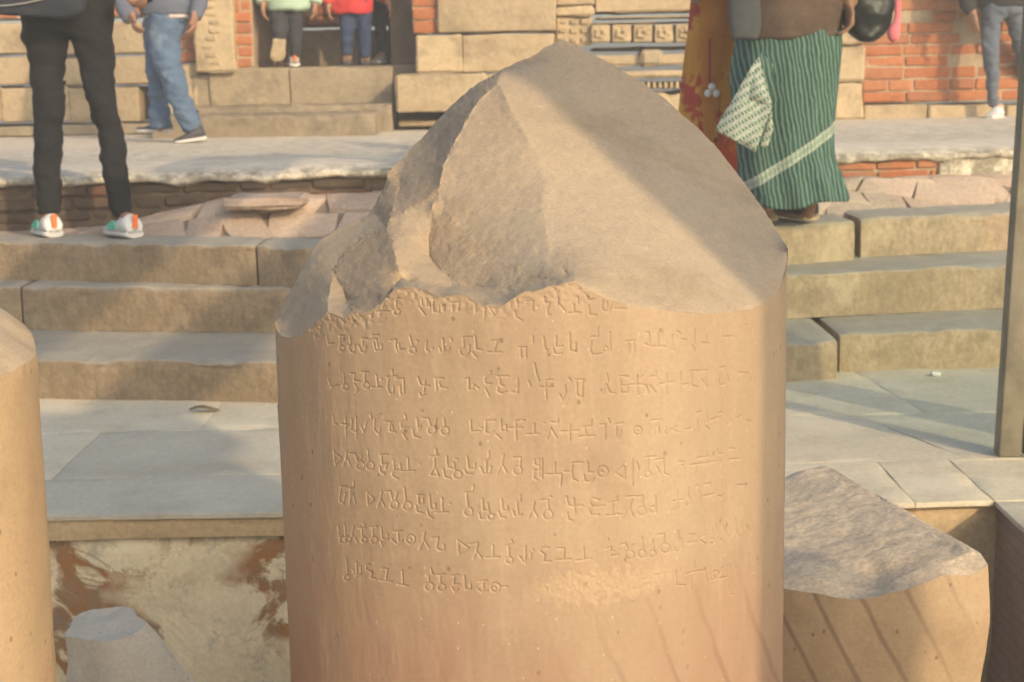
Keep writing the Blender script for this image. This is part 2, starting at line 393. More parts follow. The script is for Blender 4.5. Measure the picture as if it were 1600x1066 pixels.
INSCR = [   # engraved strokes, traced line by line: origin, scale, strokes ("o x,y,r" is a ring)
 (500, 440, 8, "770,260 775,360;690,375 860,375;945,215 1030,215;945,215 950,330;o 955,385,38;610,380 630,460 655,390;1265,215 1275,300;1330,225 1335,310;1240,330 1310,420;1360,270 1365,340;1410,225 1415,380 1480,390 1490,310;1550,300 1545,370;100,370 130,460 180,440;200,440 210,530;250,460 280,500;395,440 400,510 440,500;90,690 100,780 170,775;240,680 300,675;245,680 245,800;o 265,840,35;375,690 385,790 350,800 380,880 430,890 435,790;520,715 590,715;520,715 530,790;480,800 510,880 550,890 570,820;600,740 640,720 700,720 720,830;670,770 690,870 760,860 770,800;640,680 720,670;870,740 950,725 940,800 965,880;985,780 990,860 1060,850;1120,685 1150,800;o 1150,860,42;1205,750 1215,750;1330,760 1320,850 1350,880;1400,840 1410,840;1535,720 1540,890;1490,830 1510,890 1560,880"),
 (690, 440, 8, "0,290 10,360;100,270 210,262 205,370;130,280 135,370;415,260 420,390;540,270 535,430;590,320 650,420;930,210 950,320;1060,255 1140,245 1135,370;910,380 930,450 1000,490;1300,210 1280,200 1290,270 1350,270 1320,340 1330,430 1360,420;1460,210 1450,310;1470,290 1540,370;10,720 35,880 80,870 95,830;110,715 125,745;265,700 370,695;265,700 275,830 220,850 240,920 290,940 340,880 345,800;415,690 430,850 500,860;380,890 410,930 440,950;620,750 690,740 660,860;580,885 750,885;970,830 1060,825;985,840 990,950;1050,830 1055,950;1135,690 1140,760;1270,690 1290,830;1280,850 1320,860 1310,890;1430,690 1430,820 1510,810;1400,840 1410,900 1440,910 1500,900"),
 (880, 440, 5, "115,130 115,170;80,180 85,240 130,245;40,250 130,245;180,100 195,150 240,140;200,190 205,260 260,265;310,150 300,200 320,235 360,230 375,180;340,160 345,200;400,215 490,215;50,405 55,540 100,550 95,480;270,360 270,430 220,435;220,470 210,540 230,575 310,565 320,540;365,400 370,540;o 330,530,18;490,470 560,460;510,475 515,550;550,470 555,550;640,400 670,400 675,480;640,490 690,510 800,510;740,500 745,400;780,390 770,430;850,420 855,500 840,540 870,530;890,390 920,410;930,450 960,460 950,500;1030,370 1030,480;1010,500 1030,540;1080,480 1140,485;1120,420 1120,480;1210,330 1215,430;1250,435 1330,430;1410,340 1440,340;1480,360 1470,430"),
 (500, 560, 4.571, "60,150 80,210 130,190;165,110 175,180;o 178,205,22;215,110 250,110 240,160 280,165;245,185 270,230 250,240;290,100 340,100;315,100 318,170;o 325,195,22;400,120 410,200;365,210 440,207;430,150 440,150;515,85 520,125;475,135 550,130;490,140 480,210 500,255 525,250 522,200;540,150 595,145 600,250 575,260 570,200;700,140 715,190 780,200;750,160 740,240;710,250 720,275 750,260;820,145 880,145;825,145 830,230;850,180 860,210 905,215;1030,150 1060,145 1060,225 1090,220 1095,190 1130,215;1215,95 1220,115 1175,140 1180,180 1220,185;1180,220 1205,270;1265,130 1345,130;1280,135 1285,190 1310,200;1270,210 1270,240 1300,255 1330,240;1410,145 1410,250;1360,240 1405,250;1370,230 1400,200;1530,40 1545,110 1560,160;1490,170 1500,200;1570,205 1600,205;95,410 100,470 125,470;150,470 200,475;180,430 185,550;225,440 220,510 250,530 260,490;255,420 258,570;290,490 310,530 330,450 370,430;360,400 362,430;390,430 385,510 415,545 430,500;400,420 430,400;460,455 500,455 495,520 540,530;515,480 520,510;605,400 615,440 575,460 580,500 625,495;590,540 615,580;690,430 700,500;660,510 670,560 710,570;720,490 700,520;730,430 770,430 790,490;o 795,515,28;830,440 810,490;885,435 888,490;o 890,520,28;1075,445 1080,525 1140,520;1150,500 1155,500;1180,450 1250,445;1185,455 1180,530 1210,540 1240,520;1290,440 1295,520 1330,520 1325,480;1255,545 1290,575;1400,450 1460,445;1350,500 1440,497;1395,460 1400,580;1530,470 1530,540;1480,545 1560,540"),
 (840, 560, 4.444, "55,155 105,150;55,155 55,200;20,205 105,200;55,210 60,280;215,140 230,160;190,190 195,240;150,250 170,290 190,250;265,150 320,150;270,160 275,260 310,270 315,150;480,110 490,160;455,250 475,180 500,240 540,245;570,125 630,130;575,130 580,240 625,240 630,190 590,190;690,120 695,250;640,185 735,185;710,150 730,125;780,130 820,125 820,90;750,190 770,240;780,190 820,240;895,110 898,250;850,180 940,165;990,100 1000,240;1000,185 1045,180;1060,90 1110,90;1075,100 1070,190 1110,200;1120,90 1170,85;1140,150 1180,200;1170,150 1160,200;1270,70 1310,60 1310,100;1260,150 1270,190 1300,180;1320,110 1330,160;1380,130 1400,100 1460,105;1480,140 1465,100;95,445 140,450 140,425;65,560 90,485 130,550;40,450 45,450;160,510 280,505;225,460 225,570;290,545 390,540;330,480 335,530;320,480 370,470 375,430;430,465 470,460 470,560;490,420 500,450;540,460 590,450;545,465 550,560;580,500 560,560;o 695,505,28;690,500 700,505;790,435 860,425;840,430 845,500;810,530 830,460 850,520;890,480 885,520 910,525 925,490;940,500 985,515;960,470 945,500;1030,495 1065,490;1105,380 1135,375;1110,440 1115,495;1175,400 1180,440;1160,470 1190,490;1200,430 1270,410;1250,385 1280,375;1340,360 1345,440 1325,460;1380,420 1420,400;1450,430 1480,440"),
 (500, 680, 4.571, "100,115 110,215;100,120 155,165 112,210;190,120 180,170;165,220 190,165 215,220;210,135 245,130 265,195;300,150 275,195;o 285,220,30;340,110 350,190;o 355,220,28;425,145 480,140;435,145 440,210 480,205;425,225 430,265 460,280;475,210 465,240;520,180 530,250 510,270 520,300 555,315;530,255 575,250 570,210;625,165 630,250;585,262 675,255;710,205 716,212;825,100 830,135;790,155 845,145;815,150 818,235;815,235 785,285 845,290 830,245;905,155 910,230 950,240;880,245 890,300 930,310;955,200 965,260;o 980,285,28;965,170 980,175;1050,155 1060,240 1105,240 1105,205;1030,250 1045,280 1090,280;1205,120 1205,165 1175,185;1185,190 1185,280;1145,230 1165,280 1215,270 1220,225;1310,140 1300,200;1265,280 1300,210 1330,270;1380,165 1430,160 1430,220;o 1410,255,30;1530,180 1530,210 1560,220;1585,170 1585,310;1530,250 1525,310 1550,320;1540,255 1585,250;145,370 190,370;150,370 135,470 165,490 180,420;240,330 240,375 205,385;215,385 210,490;215,450 235,410 250,485;335,405 340,500;335,408 385,460 345,495;440,405 430,450;410,510 432,450 460,510;465,405 500,400 520,480;550,410 530,475;o 528,500,28;600,375 610,480;o 620,508,30;690,430 740,430;700,430 700,500 735,490 735,450;685,505 690,550 735,560;780,430 790,530 825,530 820,490;765,540 775,580 805,595;870,450 875,550;825,555 915,550;925,490 930,490;1095,360 1090,390;1035,415 1090,405;1045,415 1055,520;o 1058,550,30;1160,460 1165,540 1200,540;1195,490 1210,560 1245,575;1135,560 1145,600 1180,600;o 1215,585,20;1295,455 1305,540 1340,535 1335,510;1275,550 1290,590 1320,590;1430,430 1430,470 1400,480;1405,480 1415,570;1375,540 1390,580 1440,570;1530,480 1520,530;1490,590 1520,530 1550,585"),
 (840, 680, 4.444, "10,170 15,290;30,180 30,270;120,190 120,270;60,275 165,272 160,350;180,255 235,255;310,190 240,195 235,240 245,310 275,320;345,190 350,260 385,260;320,280 330,320 370,325 390,300;o 450,255,38;440,250 450,255;590,215 540,265 600,300;605,220 605,300;660,170 660,350;690,190 700,240;755,155 820,150;770,155 765,240;o 765,275,22;820,175 875,165 880,270 910,280;830,220 850,270;985,185 1020,190;1000,210 1010,210;1060,210 1230,185;1100,220 1095,280;1105,160 1190,150;1175,120 1180,200;1250,100 1260,135 1285,130;1270,180 1265,210;1330,95 1370,95;1330,170 1410,165;1400,110 1405,160;25,455 75,450;75,430 95,430;70,455 75,510;o 70,555,32;200,430 215,490 255,500;250,440 260,540;255,495 310,490;205,540 215,590 240,595;425,450 380,440 360,470 385,500 460,490;385,500 360,520 370,555 425,555;550,430 550,460 505,470;520,475 520,550;470,560 580,552;655,450 640,500;595,580 640,505 665,570;620,430 690,425;690,430 730,425 735,500;o 725,530,30;820,425 825,540;o 800,520,22;970,390 980,510;940,460 1010,450;960,510 940,530 960,530;1050,365 1050,440;1035,470 1040,495 1065,480 1060,440;1100,360 1110,350;1130,400 1135,480;1160,345 1200,335 1200,360;1150,425 1220,410;1275,320 1280,430 1250,425;1330,380 1340,330;1380,350 1460,345"),
 (840, 800, 4.444, "75,250 30,250 15,275 50,300 40,345 90,345;140,255 185,255 180,325;130,335 230,330;320,250 322,325;270,340 370,325;490,190 490,195;470,260 510,245 510,310 560,300;500,275 530,275;575,230 610,220 635,270;665,230 645,260;o 640,300,28;725,180 735,265;o 725,295,26;800,200 810,270;o 800,295,22;840,160 880,155 880,220;o 890,255,32;960,250 950,270 980,275 1000,240;975,130 980,200;1000,180 1005,250;1040,215 1110,210;1070,155 1070,215;1050,160 1100,160;1160,160 1125,195 1170,225;1220,120 1220,190;o 1215,205,18;1270,190 1285,200;1320,80 1330,130;1290,100 1330,170;1375,40 1385,110;1340,180 1375,120 1405,170;1450,90 1470,120;1240,90 1245,130;960,410 965,510 1025,510;990,400 985,420;1090,340 1095,390;1030,435 1090,415 1165,410;1070,440 1070,540;1165,400 1180,480;1200,430 1205,460;1200,475 1310,455;o 1240,435,22;1280,390 1270,430;1320,370 1325,570 1355,575;1340,380 1350,560;1470,350 1480,430"),
 (500, 640, 3.553, "100,650 110,740;135,640 145,740;o 125,725,18;o 150,722,16;185,650 175,700;160,745 180,690 205,740;240,630 250,655 215,660;230,660 235,715;o 242,725,15;280,655 315,650;290,655 295,715;o 298,725,18;340,655 345,720 375,720 375,690;335,730 345,760;410,680 455,675;430,680 435,740;400,725 425,750 455,730;o 500,722,25;498,720 503,722;580,685 570,720;550,775 575,725 605,775;620,715 655,710 645,770 665,785 690,780 685,750;765,725 770,810;765,730 825,770 775,805;830,750 875,740 865,800;850,830 870,790 895,825;960,755 960,815;915,822 995,822;1060,725 1070,745;1040,760 1065,745;1045,765 1050,820;o 1050,840,18;1140,760 1140,855;1105,815 1130,850 1170,830 1170,795;1180,780 1185,785;145,830 150,915;o 145,935,16;200,850 205,920;180,890 195,925 225,915 225,870;280,860 255,865 255,890 290,905 280,935 310,940;340,885 375,885 365,940;335,950 400,955;455,895 460,975;430,970 490,980;615,885 620,915;590,925 630,915;600,925 605,965;o 605,985,22;650,920 690,915;665,920 668,970;o 672,990,20;730,925 770,920;745,925 740,975 770,970;730,985 745,1015 765,1000;800,925 805,1000 835,1000 835,970;880,955 925,950;905,955 905,1010;875,1000 900,1020 930,1005;o 972,990,25;970,988 975,992;1000,985 1040,985"),
]
def strokes():
    S = []
    for ox, oy, s, txt in INSCR:
        for st in txt.split(';'):
            st = st.strip()
            if st.startswith('o'):
                x, y, r = map(float, st[1:].split(',')); pl = [(x + r * math.cos(a * math.pi / 7), y + r * math.sin(a * math.pi / 7)) for a in range(15)]
            else: pl = [tuple(map(float, q.split(','))) for q in st.split()]
            S.append([(ox + x / s, oy + y / s) for x, y in pl])
    return S

def build_shaft(parent, mat):
    rim = [cyl(x, y)[0] for x, y in [(p[0], p[1]) for p in rough_line([(x, y, 1) for x, y in RIM], 3, 1.0, 1)]]
    ra = np.array([math.atan2(p.x - PC.x, PC.y - p.y) for p in rim]); rz = np.array([p.z for p in rim])
    o_ = np.argsort(ra); ra, rz = ra[o_], rz[o_]
    a0, a1 = ra[0], ra[-1]
    th = np.concatenate([np.linspace(-math.pi, R(-62), 70, endpoint=False), np.linspace(R(-62), R(66), 940, endpoint=False), np.linspace(R(66), math.pi, 65)])
    bk = [cyl(x, y, True)[0] for x, y in BACKR]; ba = np.array([math.atan2(p.x - PC.x, PC.y - p.y) % (2 * math.pi) for p in bk]); bz = np.array([p.z for p in bk]) - .005
    def top(t):
        z = np.interp(t, ra, rz)
        t2 = np.where(t < 0, t + 2 * math.pi, t)
        k = np.interp(t2, np.concatenate([[a1], ba, [R(180), a0 + 2 * math.pi]]), np.concatenate([[rz[-1]], bz, [1.0, rz[0]]]))
        k2 = np.interp((t2 - R(178)) / R(90), [0, 1], [1.0, .72])
        k = np.where(t2 > R(178), np.minimum(k, k2), k)
        return np.where((t >= a0) & (t <= a1), z, k)
    zs = np.concatenate([np.linspace(-.9, .30, 90, endpoint=False), np.linspace(.30, .96, 760, endpoint=False), np.linspace(.96, 1.3, 24)])
    Z, T = np.meshgrid(zs, th, indexing='ij'); TOP = top(T); cl = Z > TOP; Z = np.minimum(Z, TOP)
    # engraving depth, from the distance to the strokes on the unrolled wall
    D = np.full(Z.shape, 1.0); U = T * PR
    for st in strokes():
        q = [cyl(x, y)[0] for x, y in st]; uv = [(math.atan2(p.x - PC.x, PC.y - p.y) * PR, p.z) for p in q]
        us = [u for u, v in uv]; vs = [v for u, v in uv]; mg = .007
        i0, i1 = np.searchsorted(zs, [min(vs) - mg, max(vs) + mg]); j0, j1 = np.searchsorted(th * PR, [min(us) - mg, max(us) + mg])
        if i1 <= i0 or j1 <= j0: continue
        u = U[i0:i1, j0:j1]; v = Z[i0:i1, j0:j1]; d = D[i0:i1, j0:j1]
        for (ax, ay), (bx, by) in zip(uv[:-1], uv[1:]):
            L = (bx - ax) ** 2 + (by - ay) ** 2 + 1e-12; t = np.clip(((u - ax) * (bx - ax) + (v - ay) * (by - ay)) / L, 0, 1)
            d = np.minimum(d, np.hypot(u - ax - t * (bx - ax), v - ay - t * (by - ay)))
        D[i0:i1, j0:j1] = d
    hw = .00175
    E = -.0016 * np.clip(1 - D / hw, 0, 1)
    # hammered patch after the last words, wear, faint tool unevenness
    pa = [cyl(x, y)[0] for x, y in ((848, 930), (1040, 892))]; pu = [math.atan2(p.x - PC.x, PC.y - p.y) * PR for p in pa]
    nz = np.zeros(Z.shape); 
    fi = np.where((zs > .25))[0][0]
    rs = np.random.RandomState(5)
    def smooth_noise(nu, nv, seed):
        g = np.random.RandomState(seed).rand(nv + 3, nu + 3) - .5
        a = np.linspace(0, nv, Z.shape[0]); b = np.linspace(0, nu, Z.shape[1]); i = a.astype(int); j = b.astype(int); fa = (a - i)[:, None]; fb = (b - j)[None]
        fa = fa * fa * (3 - 2 * fa); fb = fb * fb * (3 - 2 * fb)
        return (g[i][:, j] * (1 - fa) + g[i + 1][:, j] * fa) * (1 - fb) + (g[i][:, j + 1] * (1 - fa) + g[i + 1][:, j + 1] * fa) * fb
    tilt = (pa[1].z - pa[0].z) / (pu[1] - pu[0])
    inpatch = np.clip(1 - np.abs((Z - (pa[0].z + pa[1].z) / 2 - tilt * .55 * (U - (pu[0] + pu[1]) / 2)) / .021 + 1.2 * smooth_noise(160, 90, 3)), 0, 1) * np.clip(1.25 - np.abs((U - (pu[0] + pu[1]) / 2) / ((pu[1] - pu[0]) / 2)), 0, 1)
    inpatch = np.clip(inpatch * 4, 0, 1)
    E += inpatch * (-.0005 + .0010 * smooth_noise(330, 230, 11))
    E += .0010 * smooth_noise(40, 14, 21) + .00035 * smooth_noise(160, 40, 22) + .00012 * smooth_noise(600, 300, 23)
    # little chips under the broken edge
    near = np.clip(1 - (TOP - Z) / .03, 0, 1) * (T > R(-52)) * (T < R(12))
    E -= near * .0035 * np.clip(smooth_noise(200, 160, 31) + .12, 0, 1)
    E = np.where(cl, -.0, E)
    r = PR + E
    V = np.stack([PC.x + r * np.sin(T), PC.y - r * np.cos(T), Z], -1).reshape(-1, 3)
    nr, nc = Z.shape
    I = (np.arange(nr - 1)[:, None] * nc + np.arange(nc)[None]); J = (np.arange(nr - 1)[:, None] * nc + (np.arange(nc)[None] + 1) % nc)
    Fq = np.stack([I, J, J + nc, I + nc], -1)
    cj = np.roll(cl, -1, 1); dead = cl[:-1] & cj[:-1]
    Fq = Fq[~dead]
    used, inv = np.unique(Fq, return_inverse=True); V = V[used]; Fq = inv.reshape(Fq.shape)
    me = bpy.data.meshes.new('shaft'); me.from_pydata([], [], []) ; me.vertices.add(len(V)); me.vertices.foreach_set('co', V.ravel())
    me.loops.add(Fq.size); me.loops.foreach_set('vertex_index', Fq.ravel().astype(np.int32)); me.polygons.add(len(Fq))
    me.polygons.foreach_set('loop_start', np.arange(0, Fq.size, 4, dtype=np.int32)); me.polygons.foreach_set('use_smooth', [True] * len(Fq))
    me.update(calc_edges=True); me.validate(); me.materials.append(mat)
    a = me.attributes.new('rough_patch', 'FLOAT', 'POINT')
    ip = inpatch.reshape(-1)[used]
    if len(me.vertices) == len(ip): a.data.foreach_set('value', ip)
    ob = bpy.data.objects.new('shaft', me); col.objects.link(ob); ob.parent = parent
    return ob

# pillar stone: warm buff, a rosy blush low down, dark bedding veins running down to the right
def pillar_mat():
    t, c, nor = stone('polished_sandstone', (.39, .281, .177), (.43, .316, .203), (.345, .244, .156), 2.2, 160, .10, .0015, pits=34, streak=.28, grainy=.10)
    xyz = t.sep()
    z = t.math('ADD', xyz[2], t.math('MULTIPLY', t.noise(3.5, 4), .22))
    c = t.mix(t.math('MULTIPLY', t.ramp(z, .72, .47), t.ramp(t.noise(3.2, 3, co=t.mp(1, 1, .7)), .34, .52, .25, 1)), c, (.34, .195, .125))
    sm = t.noise(2.6, 6, .65, co=t.mp(1, 1, .55, loc=(2, 7, 1))); c = t.mix(t.ramp(sm, .5, .72, 0, .4), c, (.45, .36, .24))
    sc2 = t.noise(46, 5, .75, co=t.mp(1, 1, .08)); c = t.mix(t.ramp(sc2, .56, .74, 0, .3), c, (.48, .375, .245))
    st3 = t.noise(7, 5, .7, co=t.mp(1, 1, .5, loc=(1, 1, 8))); c = t.mix(t.ramp(st3, .56, .72, 0, .35), c, (.33, .245, .155))
    wp = t.vor(60, co=t.mp(1, 1, .7, loc=(.3, .2, .6))); c = t.mix(t.ramp(wp, .05, .075, .6, 0), c, (.62, .52, .37))
    # veins, only on the lower right
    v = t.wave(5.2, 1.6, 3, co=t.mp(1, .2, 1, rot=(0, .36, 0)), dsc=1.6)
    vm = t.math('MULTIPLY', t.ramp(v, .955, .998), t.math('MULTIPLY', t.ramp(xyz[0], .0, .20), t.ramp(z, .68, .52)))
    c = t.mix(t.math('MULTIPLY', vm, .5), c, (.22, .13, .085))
    n = t.n.new('ShaderNodeAttribute'); n.attribute_name = 'rough_patch'
    c = t.mix(t.math('MULTIPLY', n.outputs['Fac'], .22), c, (.60, .44, .25))
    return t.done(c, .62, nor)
def fracture_mat():
    t, c, nor = stone('broken_sandstone', (.40, .315, .208), (.445, .355, .24), (.345, .267, .172), 2.2, 210, .55, .0024, grainy=.15)
    s_ = t.noise(60, 4, .7, co=t.mp(1, 1, .22, rot=(.2, .35, 0)))
    c = t.mix(t.ramp(s_, .5, .75, 0, .22), c, (.29, .215, .14))
    mk = t.noise(9, 7, .75, co=t.mp(1, 1, .6, loc=(3, 3, 3))); c = t.mix(t.ramp(mk, .54, .70, 0, .35), c, (.27, .205, .135)); mk2 = t.noise(5, 6, .7, co=t.mp(1, .6, 1, loc=(8, 1, 4))); c = t.mix(t.ramp(mk2, .52, .72, 0, .4), c, (.47, .40, .29))
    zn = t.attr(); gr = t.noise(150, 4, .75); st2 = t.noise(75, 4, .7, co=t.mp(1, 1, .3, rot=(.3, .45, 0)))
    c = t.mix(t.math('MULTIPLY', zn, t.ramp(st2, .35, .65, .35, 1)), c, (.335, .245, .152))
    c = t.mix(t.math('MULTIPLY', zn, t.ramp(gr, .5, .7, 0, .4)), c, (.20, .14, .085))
    nor = t.bump(t.math('MULTIPLY', t.math('ADD', gr, st2), zn), .7, .004, nor)
    d = t.vor(26); c = t.mix(t.ramp(d, .03, .05, .4, 0), c, (.20, .14, .09))
    return t.done(c, .9, nor)

pil = empty('inscribed_pillar', 'thick broken buff sandstone pillar stump carved with rows of ancient script', 'pillar')
build_shaft(pil, pillar_mat())
FRAC = fracture_mat()
build_fracture(pil, FRAC)

# ------------------------------------------------------------------ broken columns beside the pillar
def column_fragment(name, parent, cx, cy, rfun, topfun, zb, mat_side, mat_top, nth=260, nz=90, amp=.002, nr=110, seed=0):
    V = []; Fc = []; mi = []
    S = Vector((seed, seed * 2, seed * 3))
    th = [2 * math.pi * i / nth for i in range(nth)]
    for j in range(nz + 1):
        for a in th:
            k = j / nz; rr = rfun(a, 1.0); x = cx + rr * math.sin(a); y = cy - rr * math.cos(a)
            zt = topfun(x, y); z = zb + (zt - zb) * k; rr = rfun(a, z)
            p = Vector((cx + rr * math.sin(a), cy - rr * math.cos(a), z)); e = amp * fbm(p + S, 14, 3)
            V.append(p + Vector((math.sin(a), -math.cos(a), 0)) * e)
    for j in range(nz):
        for i in range(nth):
            Fc.append((j * nth + i, j * nth + (i + 1) % nth, (j + 1) * nth + (i + 1) % nth, (j + 1) * nth + i)); mi.append(0)
    b0 = nz * nth; prev = list(range(b0, b0 + nth))
    for r_ in range(1, nr):
        k = 1 - r_ / nr; cur = []
        for i, a in enumerate(th):
            rr = rfun(a, topfun(cx, cy)) * k; x = cx + rr * math.sin(a); y = cy - rr * math.cos(a); z = topfun(x, y)
            p = Vector((x, y, z)); q = p + S; fade = min(1, (1 - k) * 8)
            p.z += fade * (.004 * fbm(q, 8, 3) + .0016 * fbm(q, 36, 2)); cur.append(len(V)); V.append(p)
        for i in range(nth): Fc.append((prev[i], prev[(i + 1) % nth], cur[(i + 1) % nth], cur[i])); mi.append(1)
        prev = cur
    Fc.append(tuple(prev)); mi.append(1)
    return mesh(name, V, Fc, [mat_side, mat_top], parent, True, 40, mi)

def frag_mat(veins=True):
    t, c, nor = stone('veined_sandstone', (.44, .315, .185), (.49, .36, .22), (.39, .275, .165), 3.0, 150, .18, .002, pits=30, streak=.2, grainy=.12)
    xyz = t.sep()
    v = t.wave(4.6, 1.3, 3, co=t.mp(1, .3, 1, rot=(0, .45, 0)), dsc=1.2)
    vm = t.math('MULTIPLY', t.ramp(v, .94, .997), t.ramp(xyz[0], .80, .62))
    if veins: c = t.mix(t.math('MULTIPLY', vm, .6), c, (.20, .13, .085))
    return t.done(c, .7, nor)
def top_mat():
    t, c, nor = stone('weathered_break', (.56, .455, .31), (.62, .505, .35), (.46, .38, .275), 4.0, 110, .6, .004, grainy=.28)
    d = t.noise(26, 6, .75); c = t.mix(t.ramp(d, .54, .68, 0, .5), c, (.22, .195, .165))
    return t.done(c, .92, nor)
FM, TM = frag_mat(), top_mat()
FC = Vector((.678, 2.80)); FR = .352
f_front = cyl(1370, 908, False, FC, FR)[0]; f_right = cyl(1545, 872, False, FC, FR)[0]; f_back = cyl(1285, 724, True, FC, FR)[0]
nrm = (f_right - f_front).cross(f_back - f_front).normalized()
def ftop(x, y):
    z = f_front.z - (nrm.x * (x - f_front.x) + nrm.y * (y - f_front.y)) / nrm.z
    d = math.hypot(x - FC.x, y - FC.y) / FR; a = math.atan2(x - FC.x, FC.y - y)
    z += min(1, d * d) * .010 * noise.noise(Vector((math.sin(a) * 3, math.cos(a) * 3, 2))) + max(0, d - .6) * .015 * noise.noise(Vector((math.sin(a) * 9, math.cos(a) * 9, 5)))
    z -= .018 * max(0, d - .9) / .1 * (.6 + .6 * noise.noise(Vector((math.sin(a) * 6, math.cos(a) * 6, 8))))
    z -= .03 * math.exp(-((x - .60) ** 2 + (y - 2.50) ** 2) / .004)
    return z
fq0 = Vector((f_back.x, f_back.y)); fq1 = Vector((f_right.x, f_right.y)); fqn = Vector((fq1.y - fq0.y, fq0.x - fq1.x)).normalized()
if fqn.dot(fq0 - FC) < 0: fqn = -fqn
def frad(a, z):
    m = Vector((math.sin(a), -math.cos(a))).dot(fqn); cut = (fq0 - FC).dot(fqn) / m if m > .05 else 9
    t_ = (f_right.z - .01 - z) / .09; bul = .024 * max(0, min(1, t_)) - .026 * max(0, min(4, t_ - 1)) ** 1.2
    return min(frad0(a, z), cut + .004 * noise.noise(Vector((a * 14, 3, 1))) * (cut < FR)) + bul * max(0, math.cos(a - R(75)))
def frad0(a, z):
    k = max(0, math.cos(a - R(95))); low = max(0, min(1, (.62 - z) / .35))
    up_ = max(0, min(1, (z - .66) / .1))
    return FR * (1 + .012 * math.sin(5 * a)) 
fr = empty('broken_column', 'large veined sandstone column drum with sloping rough top, right of the carved pillar', 'column fragment')
column_fragment('drum', fr, FC.x, FC.y, frad, ftop, -.9, FM, TM, seed=3)
LC = Vector((-.930, 1.96)); LR = .30
l1 = cyl(66, 555, False, LC, LR)[0]
lz0 = atY(0, 500, 1.7).z
def ltop(x, y):
    t = (x - (LC.x + .10)) / .2
    z = l1.z + .092 - .075 * max(-1, min(1.2, t)) + .02 * (y - 1.8)
    d = math.hypot(x - LC.x, y - LC.y) / LR
    return z + .008 * fbm((x, y, 3), 8, 3) - .05 * max(0, d - .78) ** 2 * 10 * (.7 + .5 * noise.noise(Vector((x * 9, y * 9, 1))))
lf = empty('broken_column', 'smooth sunlit sandstone column piece with chipped top corner, at the left edge of the photo', 'column fragment')
column_fragment('drum', lf, LC.x, LC.y, lambda a, z: LR + .016 * (z - .86), ltop, -.9, frag_mat(False), FRAC, seed=9)
# low grey lump in the shade of the pit
gp = empty('broken_column', 'low grey broken column stub standing before the stained plaster wall', 'column fragment')
gY = 3.35; gc = atY(166, 1000, gY); gz = atY(160, 974, gY).z
def grad(a, z):
    k = max(0, min(1.0, (gz - z) / .16)); return .092 + .010 * math.sin(2 * a + 1) + .006 * math.sin(5 * a) + .010 * k + .105 * k ** .9 * max(0, math.sin(a + .2)) ** 1.5
def gtop(x, y): return gz - .12 * max(0, x - gc.x - .05) - .25 * max(0, gc.x - .05 - x) + .03 * (y - gY) + .004 * fbm((x, y, 1), 12, 3)
t_, c_, n_ = stone('grey_sandstone', (.52, .45, .33), (.58, .50, .37), (.46, .40, .30), 4, 120, .5, .005, pits=22, grainy=.15)
GM = t_.done(c_, .9, n_)
column_fragment('stub', gp, gc.x, gY, grad, gtop, -.9, GM, GM, seed=5, amp=.006)

# ------------------------------------------------------------------ ground, pit and paving
def paving_mat(name, c1, c2, c3, dirt):
    t, c, nor = stone(name, c1, c2, c3, 1.6, 55, .35, .004, grainy=.16)
    v = t.attr(); c = t.mix(1.0, c, t.mix(v, (.86, .87, .88), (1.1, 1.08, 1.04)), 'MULTIPLY')
    d = t.noise(5, 7, .75); c = t.mix(t.ramp(d, .50, .72, 0, .6), c, dirt); d2 = t.noise(2.2, 6, .7, co=t.mp(1, 1, 1, loc=(6, 2, 0))); c = t.mix(t.ramp(d2, .5, .7, 0, .5), c, tuple(q * 1.18 for q in c2)); cv_ = t.vor(38); c = t.mix(t.ramp(cv_, .03, .05, .5, 0), c, tuple(q * .5 for q in dirt))
    return t.done(c, .85, nor)
PAVE = paving_mat('grey_flagstone', (.54, .49, .36), (.60, .545, .405), (.49, .45, .335), (.40, .325, .21))
fe = [atZ(80, 806, 0), atZ(440, 801, 0), atZ(1235, 800, 0), atZ(1430, 786, 0)]
corner = atZ(1553, 783, 0); side = atZ(1600, 828, 0)
PX0, PX1, PY0 = -3.2, corner.x, 1.05            # pit outline
mb = MB()
H = 40
t, c, nor = stone('dusty_earth', (.33, .27, .19), (.38, .31, .22), (.28, .23, .165), 3, 60, .5, .01, grainy=.2); EARTH = t.done(c, .95, nor)
PYB = 4.10
for (xa, xb, ya, yb) in ((-H, PX0 - .05, -H, H), (PX1 + .06, H, -H, H), (PX0 - .05, PX1 + .06, -H, PY0 - .05), (PX0 - .05, PX1 + .06, PYB + .12, H)):
    mb.add([(xa, ya, -.07), (xb, ya, -.07), (xb, yb, -.07), (xa, yb, -.07)], [(0, 1, 2, 3)])
tag(mb.build('ground', EARTH, smooth=False), kind='structure')
mb = MB()
mb.add([(PX0 - .1, PY0 - .1, -.9), (PX1 + .2, PY0 - .1, -.9), (PX1 + .2, PYB + .3, -.9), (PX0 - .1, PYB + .3, -.9)], [(0, 1, 2, 3)])
tag(mb.build('pit_floor', EARTH, smooth=False), kind='structure')
